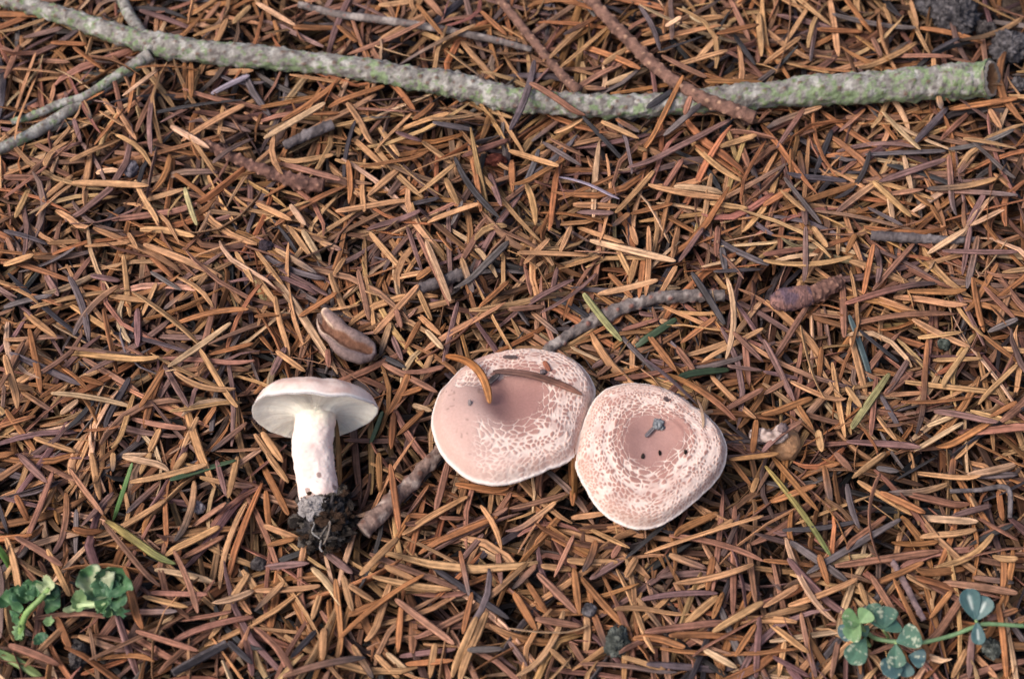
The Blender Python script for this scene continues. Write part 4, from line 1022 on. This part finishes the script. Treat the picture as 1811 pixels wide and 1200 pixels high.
for s_ in np.linspace(0, 1, 60):
    hgt = 0.0060 * (1 - s_ ** 3.2) - 0.0012 * math.exp(-(s_ / 0.3) ** 2) - 0.0018 * max(0, (s_ - 0.86) / 0.14) ** 2 + 0.0010
    p = Cc + (np.cos(th) * Rr * s_)[:, None] * ex + (np.sin(th) * Rr * s_)[:, None] * ey + (hgt + rimz * s_)[:, None] * axis
    rows.append(p)
    n1 = vnoise(p, 200, 3, 3)
    c = mixc(lin((234, 212, 204)), lin((214, 182, 172)), sstep(-0.2, 0.4, n1 + 0.30 * (0.9 - s_)))
    c = mixc(c, lin((240, 224, 216)), sstep(0.1, 0.5, vnoise(p, 420, 13, 3)) * 0.5)
    c = mixc(c, lin((246, 240, 236)), np.full(NA, 1.0 * (s_ > 0.975) * 0.8))
    cols_.append(c)
for s_, hz in ((1.002, -0.0010), (0.996, -0.0013), (0.985, -0.0013)):
    rows.append(Cc + (np.cos(th) * Rr * s_)[:, None] * ex + (np.sin(th) * Rr * s_)[:, None] * ey + (hz + 0.0005 + rimz)[:, None] * axis)
    cols_.append(np.tile(lin((236, 226, 220)), (NA, 1)))
ixm = np.arange(len(rows) * NA).reshape(len(rows), NA)
fm = np.stack([ixm[:-1], np.roll(ixm, -1, 1)[:-1], np.roll(ixm, -1, 1)[1:], ixm[1:]], -1).reshape(-1, 4)
obj('cap', make_mesh('cap', np.vstack(rows) - base, (fm.ravel(), np.arange(len(fm)) * 4, None), np.vstack(cols_)), M_CAP, mush)
GA = 880; tg = np.linspace(-math.pi, math.pi, GA, endpoint=False)
Rg = np.interp(tg, np.append(th, math.pi), np.append(Rr, Rr[0])); rz = np.interp(tg, np.append(th, math.pi), np.append(rimz, rimz[0]))
grow, gcol = [], []
ss = np.array([0.985, 0.94, 0.86, 0.74, 0.6, 0.50, 0.42, 0.36, 0.30])
dz = np.array([-0.0008, -0.0005, -0.0001, 0.0003, 0.0003, 0.0002, 0.0000, -0.0004, -0.0010])
saw = np.abs((np.arange(GA) % 4) - 2) / 1.0 - 1.0
brk = 1 + 0.35 * vnoise(np.stack([np.cos(tg) * 30, np.sin(tg) * 30, tg * 0], 1), 1, 4)
for s_, d_ in zip(ss, dz):
    amp = 0.00011 * (0.2 if s_ > 0.96 or s_ < 0.34 else 1.0)
    p = Cc + (np.cos(tg) * Rg * s_)[:, None] * ex + (np.sin(tg) * Rg * s_)[:, None] * ey + (d_ + rz * s_ - saw * amp * brk)[:, None] * axis
    grow.append(p)
    gcol.append(mixc(lin((248, 243, 230)), lin((224, 212, 194)), np.clip(0.5 - 0.5 * saw, 0, 1) * 0.45 + 0.45 * sstep(0.1, 0.5, vnoise(np.stack([np.cos(tg) * 55, np.sin(tg) * 55, tg * 0], 1), 1, 14, 2)) + 0.3 * sstep(0.3, 0.6, vnoise(p, 260, 4, 2))))
gi = np.arange(len(ss) * GA).reshape(len(ss), GA)
gff = np.stack([gi[:-1], np.roll(gi, -1, 1)[:-1], np.roll(gi, -1, 1)[1:], gi[1:]], -1).reshape(-1, 4)
obj('gills', make_mesh('gills', np.vstack(grow) - base, (gff.ravel(), np.arange(len(gff)) * 4, None), np.vstack(gcol)), M_FLESH, mush)
st = catmull([Cc + axis * 0.003, P(558, 742, 0.0150), P(553, 790, 0.0118), P(558, 836, 0.0088), P(566, 880, 0.0066), P(570, 900, 0.0055)], 280)
sr = np.interp(np.linspace(0, 1, 280), [0, 0.12, 0.3, 0.5, 0.75, 1], [0.0060, 0.0050, 0.0049, 0.0051, 0.0049, 0.0046])
Vt, ft, rel, up_, AR_, nz_ = tube(st, sr, 110, None, 0.065, 260, 6)
tl_ = AR_ / AR_.max()
c = mixc(lin((240, 222, 217)), lin((226, 200, 196)), sstep(-0.2, 0.5, vnoise(Vt, 220, 3, 3)))
c = mixc(c, lin((248, 238, 218)), 1 - sstep(0.05, 0.3, tl_))
c = mixc(c, lin((120, 92, 86)), np.maximum(sstep(0.58, 0.66, vnoise(Vt, 620, 23, 1)) * sstep(0.4, 0.6, tl_), sstep(0.45, 0.65, vnoise(Vt, 1100, 29, 2)) * sstep(0.6, 0.9, tl_)) * 0.75)
obj('stem', make_mesh('stem', Vt - base, ft, c), M_FLESH, mush)
# soil and threads clinging to the foot
sc_ = P(574, 916, 0.0062)
V, f = lump(0.0064, 71, 4, 0.35, 2.1, (1.0, 1.15, 0.85), 0.3)
V = V + sc_ - base
fz = sstep(0.15, 0.5, vnoise(V, 260, 5, 2)) * sstep(0.0, 0.006, V[:, 1] - (sc_ - base)[1] + 0.001)
obj('soil_clump', make_mesh('soil_clump', V, f, mixc(soil_cols(V, 5, (34, 32, 34), (82, 78, 80)), lin((196, 190, 194)), fz * 0.8)), M_SOIL, mush)
vv, ff, cc = [], [], []
for k in range(260):
    dr_ = rng.normal(0, 1, 3); dr_ /= np.linalg.norm(dr_)
    q = sc_ + dr_ * np.array([0.0063, 0.0076, 0.0052]) * random.uniform(0.86, 1.22)
    if q[2] < -0.001: q[2] = 0.001
    if k % 6 == 0: q = P(random.uniform(520, 620), random.uniform(862, 900), random.uniform(0.003, 0.010))
    V, f = lump(random.uniform(0.0003, 0.0011), 100 + k, 1, 0.75, 1.6, (random.uniform(.5, 2.2), random.uniform(.5, 1.8), random.uniform(.5, 1.1)), 0.3)
    white = k % 9 == 0
    if white: q = P(random.uniform(534, 566), random.uniform(878, 912), random.uniform(0.0105, 0.0128)); V = V * 1.2
    o_ = sum(len(x) for x in vv)
    vv.append(V + q - base); ff += [tuple(i + o_ for i in t_) for t_ in f]
    cc.append(np.tile(lin((150, 144, 144)) if white else lin(random.choice([(36, 32, 31), (52, 46, 43), (64, 58, 54), (84, 78, 74), (58, 44, 36)])), (len(V), 1)))
so = obj('soil_crumbs', make_mesh('soil_crumbs', np.vstack(vv), ff, np.vstack(cc), smooth=False), M_SOIL, mush); so['kind'] = 'stuff'
for k, pp in enumerate(([(548, 905), (556, 925), (552, 940), (566, 952)], [(566, 948), (578, 930), (584, 922), (580, 945), (572, 962)], [(568, 955), (566, 968), (570, 975)])):
    pth = catmull([P(x, y, 0.0125 - 0.004 * random.random()) for x, y in pp], 24)
    Vt, ft, *_ = tube(pth, np.full(24, 0.00021), 6, None, 0.2, 900, k)
    obj('root_thread', make_mesh('root_thread', Vt - base, ft, np.tile(lin([(140, 136, 136), (120, 110, 104)][k % 2]), (len(Vt), 1))), M_FLESH, mush)

# ------------------------------------------------------------------ bark husk
def grid_thing(name, label, cat, px_spine, half, hfun, cfun, mat, nu=60, nv=28, zb=0.0025):
    """a shell swept along a pixel spine: top relief hfun(u, v), flat underside"""
    sp = catmull([P(x, y, zb) for x, y in px_spine], nu)
    T = np.gradient(sp, axis=0); T /= np.linalg.norm(T, axis=1)[:, None]
    S = np.cross(T, up); S /= np.linalg.norm(S, axis=1)[:, None]
    u = np.linspace(0, 1, nu); v = np.linspace(-1, 1, nv)
    hw = np.interp(u, np.linspace(0, 1, len(half)), half) * 0.149e-3
    UU, VV = np.meshgrid(u, v, indexing='ij')
    top = sp[:, None] + S[:, None] * (VV * hw[:, None])[..., None] + up * hfun(UU, VV)[..., None]
    bot = sp[:, None] + S[:, None] * (VV * hw[:, None] * 0.96)[..., None] - up * (0.0016 * np.sqrt(np.clip(1 - VV ** 2, 0, 1)) * np.sin(np.pi * np.clip(UU * .98 + .01, 0, 1)) + 0.0002)[..., None]
    n = nu * nv
    V = np.vstack([top.reshape(-1, 3), bot.reshape(-1, 3)])
    V[:n] += up * (0.00025 * vnoise(V[:n], 700, 3, 3))[:, None]
    ix = np.arange(n).reshape(nu, nv)
    f = np.stack([ix[:-1, :-1], ix[:-1, 1:], ix[1:, 1:], ix[1:, :-1]], -1).reshape(-1, 4)[:, ::-1]
    f2 = f[:, ::-1] + n
    bd = np.concatenate([ix[0, :-1], ix[:-1, -1], ix[-1, :0:-1], ix[:0:-1, 0]])
    b2 = np.roll(bd, -1)
    sd_ = np.stack([bd, b2, b2 + n, bd + n], -1)
    F = np.vstack([f, f2, sd_])
    c = np.vstack([cfun(UU.ravel(), VV.ravel(), V[:n]), np.tile(lin((110, 92, 86)), (n, 1))])
    lo = sp[nu // 2].copy(); lo[2] = 0
    o = obj(name, make_mesh(name, V - lo, (F.ravel(), np.arange(len(F)) * 4, None), c), mat); o.location = lo
    return tag(o, label, cat)
def hh(u, v):
    dome = 0.0030 * np.sqrt(np.clip(1 - v ** 2, 0, 1)) * (0.45 + 0.55 * np.sin(np.pi * np.clip(u, 0, 1)) )
    ch = np.exp(-((v - (-0.55 + 0.9 * np.clip(u, 0, 1) ** 1.2) * -1) / 0.40) ** 2)
    return dome - 0.0026 * ch * (1 - sstep(0.88, 0.98, u))
def hc(u, v, p):
    ch = np.exp(-((v + 0.12 * vnoise(p, 320, 9, 2) - (-0.55 + 0.9 * np.clip(u, 0, 1) ** 1.2) * -1) / 0.40) ** 2) * (1 - sstep(0.86, 0.96, u))
    c = mixc(lin((138, 116, 112)), lin((104, 90, 92)), sstep(0.3, 0.9, u) + 0.3 * vnoise(p, 300, 2, 2))
    c = mixc(c, mixc(lin((128, 92, 74)), lin((92, 62, 50)), 0.5 + 0.5 * vnoise(p, 700, 5, 2)), sstep(0.25, 0.6, ch))
    edge = np.exp(-((ch - 0.36) / 0.12) ** 2) * (1 - sstep(0.30, 0.70, u)) * (0.15 + 0.85 * (v > 0)) + (1 - sstep(0.0, 0.05, u))
    return mixc(c, lin((214, 186, 164)), np.clip(edge, 0, 1) * 0.95)
grid_thing('bark_husk', 'curled brown-grey bark husk with a pale rim and hollow red-brown inside', 'bark husk',
           [(570, 550), (586, 578), (612, 604), (640, 620), (662, 632)], [11, 20, 25, 24, 29, 31, 28, 24, 8], hh, hc, M_BARK, zb=0.004)

# ------------------------------------------------------------------ purple bud on its scaly stub
q0 = P(1400, 532, 0.004)
bud = thing('conifer_bud', np.array([q0[0], q0[1], 0]), 'plump purplish bud on a scaly brown stub lying among the needles', 'bud')
bl = np.array([q0[0], q0[1], 0])
pth = catmull([P(1364, 538, 0.004), P(1382, 531, 0.004), P(1408, 527, 0.004), P(1432, 521, 0.004)], 60)
V, f, rel, u_, A_, nz = tube(pth, np.interp(np.linspace(0, 1, 60), [0, .1, .35, .7, 1], [0.0005, 0.0019, 0.0028, 0.0029, 0.0024]), 30, None, 0.09, 200, 2)
th_ = (np.arange(len(V)) % 30) / 30.0 * 5
loc_ = th_ % 1.0
phs = A_ / 0.0024 + 0.5 * (np.floor(th_) % 2) - 0.55 * (2 * loc_ - 1) ** 2
sc2 = phs % 1.0
cen_ = pth[np.repeat(np.arange(60), 30)]
nr_ = V - cen_; nr_ /= np.linalg.norm(nr_, axis=1)[:, None] + 1e-9
V = V + nr_ * ((1 - sc2) * 0.0006 * sstep(0.0, 0.1, sc2))[:, None]
obj('bud_scales', make_mesh('bud_scales', V - bl, f, mixc(mixc(lin((96, 78, 90)), lin((140, 104, 98)), sstep(0.0, 0.5, vnoise(V, 260, 8, 2) + 0.25)), lin((58, 46, 52)), (1 - sstep(0.02, 0.25, sc2)) * 0.8)), M_BARK, bud)
pth = catmull([P(1428, 522, 0.004), P(1450, 515, 0.0042), P(1470, 505, 0.0045), P(1488, 496, 0.004)], 70)
V, f, rel, u_, A_, nz = tube(pth, np.interp(np.linspace(0, 1, 70), [0, .3, .7, 1], [0.0024, 0.0022, 0.0018, 0.0012]), 26, (0.0014, 0.0006, 0.0008), 0.2, 400, 4)
obj('scaly_stub', make_mesh('scaly_stub', V - bl, f, RUST(V, rel, u_, A_, nz)), M_BARK, bud)

# ------------------------------------------------------------------ ochre button with crumbly white stump
q0 = P(1388, 785, 0.004); bl = np.array([q0[0], q0[1], 0])
but = thing('button_fungus', bl, 'small ochre rounded button with crumbly white stump, half buried beside the cracked cap', 'fungus')
V, f = lump(0.0040, 5, 4, 0.12, 1.6, (1, 1.12, 0.9), 0.05)
V = V + P(1389, 785, 0.002)
obj('button_cap', make_mesh('button_cap', V - bl, f, mixc(lin((164, 124, 92)), lin((120, 90, 68)), sstep(-0.3, 0.4, vnoise(V, 320, 4, 3)))), M_CAP, but)
pth = catmull([P(1386, 762, 0.0062), P(1368, 772, 0.006), P(1350, 770, 0.0055), P(1328, 768, 0.004)], 60)
V, f, rel, u_, A_, nz = tube(pth, np.interp(np.linspace(0, 1, 60), [0, .3, .7, 1], [0.0019, 0.0017, 0.0015, 0.0010]), 26, (0.0012, 0.0006, 0.0005), 0.22, 320, 8)
obj('stump', make_mesh('stump', V - bl, f, mixc(lin((192, 172, 166)), lin((104, 86, 80)), sstep(0.0, 0.5, vnoise(V, 420, 3, 2)))), M_FLESH, but)
V, f = lump(0.0014, 9, 2, 0.3, 2, (1, 1, 0.8), 0.1); V = V + P(1384, 757, 0.0085)
obj('stump_end', make_mesh('stump_end', V - bl, f, np.tile(lin((122, 106, 108)), (len(V), 1))), M_SOIL, but)

free_needle('fallen_needle', 'mauve-brown needle lying across the ochre button', P(1348, 799, 0.0055), P(1419, 744, 0.0085), 0.0006, 0.0019, lin((134, 100, 98)), lin((150, 108, 88)), 0.2, 0.0006)
free_needle('fallen_needle', 'upright orange-brown needle crossing the white stump of the ochre button', P(1338, 742, 0.0085), P(1331, 800, 0.0070), 0.0, 0.0019, lin((160, 108, 70)), lin((150, 100, 66)), 0.3, 0.0002)
free_needle('fallen_needle', 'slender tan needle tip resting below the ochre button', P(1290, 812, 0.006), P(1378, 801, 0.0060), -0.0002, 0.0016, lin((176, 128, 84)), lin((184, 136, 92)), 0.1, 0.0002)

# ------------------------------------------------------------------ green plants
def leaflet(basep, tipp, wpx, zb, zt, fold=0.25, shape='obovate', cols=((78, 116, 88), (56, 92, 78)), mark=None, wave=0.0, seed=1, cup=0.0, rag=0.0):
    A, B = P(*basep, zb), P(*tipp, zt)
    D = B - A; L = np.linalg.norm(D); T = D / L
    S = np.cross(T, up); S /= np.linalg.norm(S); Nn = np.cross(S, T)
    hw = wpx * 0.149e-3 / 2
    nu, nv = 24, 17
    u = np.linspace(0, 1, nu); v = np.linspace(-1, 1, nv)
    if shape == 'obovate': w = np.interp(u, [0, .1, .3, .55, .75, .9, .97, 1], [.06, .25, .62, .93, 1, .78, .45, .12])
    else: w = np.interp(u, [0, .1, .3, .5, .7, .9, 1], [.1, .45, .85, 1, .88, .45, .04])
    w = w * (1 + rag * vnoise(np.stack([u * 7, u * 0, u * 0 + seed], 1), 1, seed, 2))
    UU, VV = np.meshgrid(u, v, indexing='ij')
    zz = fold * hw * np.abs(VV) * w[:, None] + cup * L * (UU - 0.5) ** 2 * 2
    pt = A + T * (UU * L)[..., None] + S * (VV * w[:, None] * hw)[..., None] + Nn * zz[..., None]
    pt = pt.reshape(-1, 3)
    pt += Nn * (wave * hw * vnoise(pt, 300, seed, 2))[:, None]
    n = nu * nv
    V = np.vstack([pt, pt - Nn * 0.00010])
    ix = np.arange(n).reshape(nu, nv)
    f = np.stack([ix[:-1, :-1], ix[:-1, 1:], ix[1:, 1:], ix[1:, :-1]], -1).reshape(-1, 4)
    bd = np.concatenate([ix[0, :-1], ix[:-1, -1], ix[-1, :0:-1], ix[:0:-1, 0]]); b2 = np.roll(bd, -1)
    F = np.vstack([f[:, ::-1], f + n, np.stack([bd, b2, b2 + n, bd + n], -1)])
    uu, v1 = UU.ravel(), VV.ravel()
    c = mixc(lin(cols[0]), lin(cols[1]), sstep(-0.4, 0.5, vnoise(pt, 300, seed, 3)))
    c = mixc(c, c * 1.35, np.exp(-(v1 / 0.1) ** 2) * 0.6)
    vein = np.abs(np.sin((uu * 8 - np.abs(v1) * 1.8) * math.pi)) ** 6
    c = mixc(c, c * 1.25, vein * 0.4)
    if mark == 'streak': c = mixc(c, lin((206, 214, 208)), np.exp(-(v1 / 0.16) ** 2) * sstep(0.28, 0.4, uu) * (1 - sstep(0.72, 0.86, uu)) * 0.6)
    if mark == 'speckle': c = mixc(c, lin((214, 214, 190)), sstep(0.28, 0.5, vnoise(pt, 1500, seed + 4, 2)) * sstep(0.2, 0.5, uu) * 0.5)
    if mark == 'pale': c = mixc(c, lin((206, 206, 172)), sstep(-0.1, 0.3, vnoise(pt, 240, seed + 4, 2)) * 0.45)
    return V, F, np.vstack([c, c * 0.9])

def add_leaf(name, parent, loc, *a, **k):
    V, F, c = leaflet(*a, **k)
    return obj(name, make_mesh(name, V - loc, (F.ravel(), np.arange(len(F)) * 4, None), c), M_LEAF, parent)
def stalk(name, parent, loc, pts, r, col, n=40, mat=None):
    pth = catmull([P(*p) for p in pts], n)
    V, f, *_ = tube(pth, np.linspace(r[0], r[1], n), 10, None, 0.08, 500, 4)
    return obj(name, make_mesh(name, V - loc, f, mixc(lin(col), lin(col) * 0.75, sstep(-0.2, 0.5, vnoise(V, 400, 5)))), mat or M_LEAF, parent)
def T3(x, y): return (1350 + x / 3, 800 + y / 3)
cl0 = P(1580, 1130, 0.0)
clv = thing('clover_plant', cl0, 'creeping clover with speckled green leaflets on a runner over the needles', 'clover')
stalk('runner', clv, cl0, [T3(1480, 922) + (0.007,), T3(1350, 916) + (0.009,), T3(1180, 908) + (0.010,), T3(1100, 930) + (0.010,), T3(1000, 968) + (0.009,), T3(840, 1006) + (0.008,), T3(700, 1002) + (0.007,), T3(600, 985) + (0.005,), T3(560, 960) + (0.002,)], (0.00048, 0.00055), (104, 134, 96), 80)
CG = ((72, 104, 86), (56, 88, 78)); CB = ((68, 97, 97), (54, 80, 86)); CL = ((100, 132, 86), (80, 114, 78))
leafs = [
    ('far', (1128, 892), 0.012, [((1126, 888), (1078, 722), 98, .0115, .0150, CB, 'streak'), ((1130, 890), (1190, 764), 84, .0115, .0140, CB, 'streak'), ((1132, 893), (1142, 1018), 62, .0115, .0105, CB, 'streak')]),
    ('light', (512, 905), 0.013, [((514, 905), (418, 868), 92, .013, .0145, CL, 'speckle'), ((514, 903), (562, 836), 80, .013, .0150, CL, None), ((514, 907), (448, 988), 84, .013, .0115, CL, 'speckle')]),
    ('mid', (638, 938), 0.010, [((636, 936), (556, 806), 92, .0105, .0125, CG, 'speckle'), ((640, 932), (648, 812), 108, .0105, .0140, CG, 'speckle'), ((644, 942), (716, 900), 84, .0105, .0100, CG, None)]),
    ('front', (704, 1010), 0.009, [((706, 1004), (834, 962), 112, .0095, .0105, CG, 'speckle'), ((702, 1014), (704, 1140), 84, .0095, .0085, CG, 'speckle'), ((770, 1076), (860, 1102), 88, .0075, .0080, CB, 'speckle')]),
    ('low', (742, 1100), 0.006, [((752, 1092), (636, 1172), 98, .0062, .0062, CB, 'speckle'), ((748, 1098), (762, 1190), 70, .0060, .0050, CB, None), ((500, 925), (402, 972), 80, .0085, .0075, CB, 'speckle')]),
    ('lone', (540, 985), 0.006, [((542, 984), (462, 1118), 100, .0075, .0075, CG, 'speckle'), ((548, 978), (520, 920), 60, .0070, .0080, CG, None)])]
for nm, jt, jz, lv in leafs:
    j = T3(*jt)
    pet = stalk('leaf', clv, cl0, [T3(jt[0] + 26, jt[1] + 40) + (max(0.002, jz - 0.006),), T3(jt[0] + 12, jt[1] + 18) + (jz - 0.003,), j + (jz,)], (0.00045, 0.00035), (132, 158, 104), 16)
    for k, (b_, t_, w_, zb_, zt_, cc_, mk) in enumerate(lv):
        add_leaf('leaflet', pet, cl0, T3(*b_), T3(*t_), w_ / 3 * 1.12, zb_, zt_, fold=0.22, cols=cc_, mark=mk, seed=len(nm) * 5 + k, wave=0.05)
def T1(x, y): return (x / 3, 800 + y / 3)
SG = ((82, 118, 80), (46, 82, 60)); SP_ = ((126, 152, 106), (88, 122, 82))
s0 = P(190, 1050, 0.0)
sd1 = thing('leafy_seedling', s0, 'glossy green seedling with crumpled leaves and a pale yellowish patch', 'seedling')
stalk('stem', sd1, s0, [T1(350, 838) + (0.002,), T1(420, 815) + (0.006,), T1(500, 806) + (0.008,), T1(590, 790) + (0.009,)], (0.0009, 0.0007), (176, 196, 148), 30)
for k, a_ in enumerate([((500, 820), (380, 760), 100, .006, .007, SP_, None), ((575, 765), (425, 625), 150, .010, .0135, SG, 'pale'), ((585, 760), (540, 605), 110, .010, .0150, SG, None), ((600, 755), (665, 610), 140, .010, .0140, SG, None),
        ((600, 770), (500, 810), 110, .0105, .0100, SG, None), ((590, 780), (675, 770), 110, .010, .0115, SG, None), ((600, 775), (620, 865), 105, .0105, .0065, SG, None), ((575, 790), (560, 860), 70, .009, .006, SP_, None)]):
    b_, t_, w_, zb_, zt_, cc_, mk = a_
    add_leaf('leaf', sd1, s0, T1(*b_), T1(*t_), w_ / 3 * 1.25, zb_, zt_, fold=0.55, shape='ovate', cols=cc_, mark=mk, seed=30 + k, wave=0.7, cup=0.3, rag=0.45)
s1 = P(60, 1060, 0.0)
sd2 = thing('leafy_seedling', s1, 'frilly green seedling with pale arching stalk, tangled among needles', 'seedling')
stalk('stem', sd2, s1, [T1(110, 985) + (0.001,), T1(120, 900) + (0.006,), T1(150, 840) + (0.009,), T1(210, 780) + (0.011,), T1(262, 720) + (0.012,)], (0.00085, 0.00065), (132, 164, 98), 36)
for k, a_ in enumerate([((150, 790), (60, 720), 85, .009, .011, SG, None), ((170, 770), (160, 655), 90, .009, .013, SG, None), ((200, 760), (200, 665), 80, .010, .013, SG, None), ((230, 740), (290, 660), 85, .011, .013, SP_, 'pale'), ((230, 770), (325, 735), 80, .009, .010, SG, None),
        ((240, 790), (320, 820), 80, .008, .007, SG, None), ((130, 820), (60, 850), 80, .007, .006, SG, None), ((120, 860), (80, 905), 70, .006, .004, SG, None), ((130, 900), (100, 985), 60, .005, .002, SP_, None), ((230, 900), (290, 895), 50, .004, .004, SP_, None), ((60, 800), (0, 760), 90, .006, .007, SG, None), ((200, 960), (230, 1010), 70, .003, .002, SG, None)]):
    b_, t_, w_, zb_, zt_, cc_, mk = a_
    add_leaf('leaf', sd2, s1, T1(*b_), T1(*t_), w_ / 3 * 1.2, zb_, zt_, fold=0.7, shape='ovate', cols=cc_, mark=mk, seed=60 + k, wave=0.9, cup=0.4, rag=0.55)
# grass blades
for lab, p0, p1, z0, z1, w, ca_, cb_ in (
    ('thin bright green grass blade standing among needles above the leafy seedlings', (234, 818), (200, 920), 0.013, 0.002, 0.0012, (104, 136, 78), (72, 106, 60)),
    ('bright green grass blade tip beside the frilly seedling', (-8, 962), (24, 1014), 0.010, 0.002, 0.0018, (98, 136, 68), (80, 116, 58)),
    ('dull green stem lying flat under the frilly seedling', (-10, 1150), (74, 1198), 0.004, 0.003, 0.0026, (110, 136, 84), (140, 158, 104))):
    o = free_needle('grass_blade', lab, P(*p0, z0), P(*p1, z1), 0.0003, w, lin(ca_), lin(cb_), 0.3, 0.0004, 3, 'grass', None, M_FRESH)
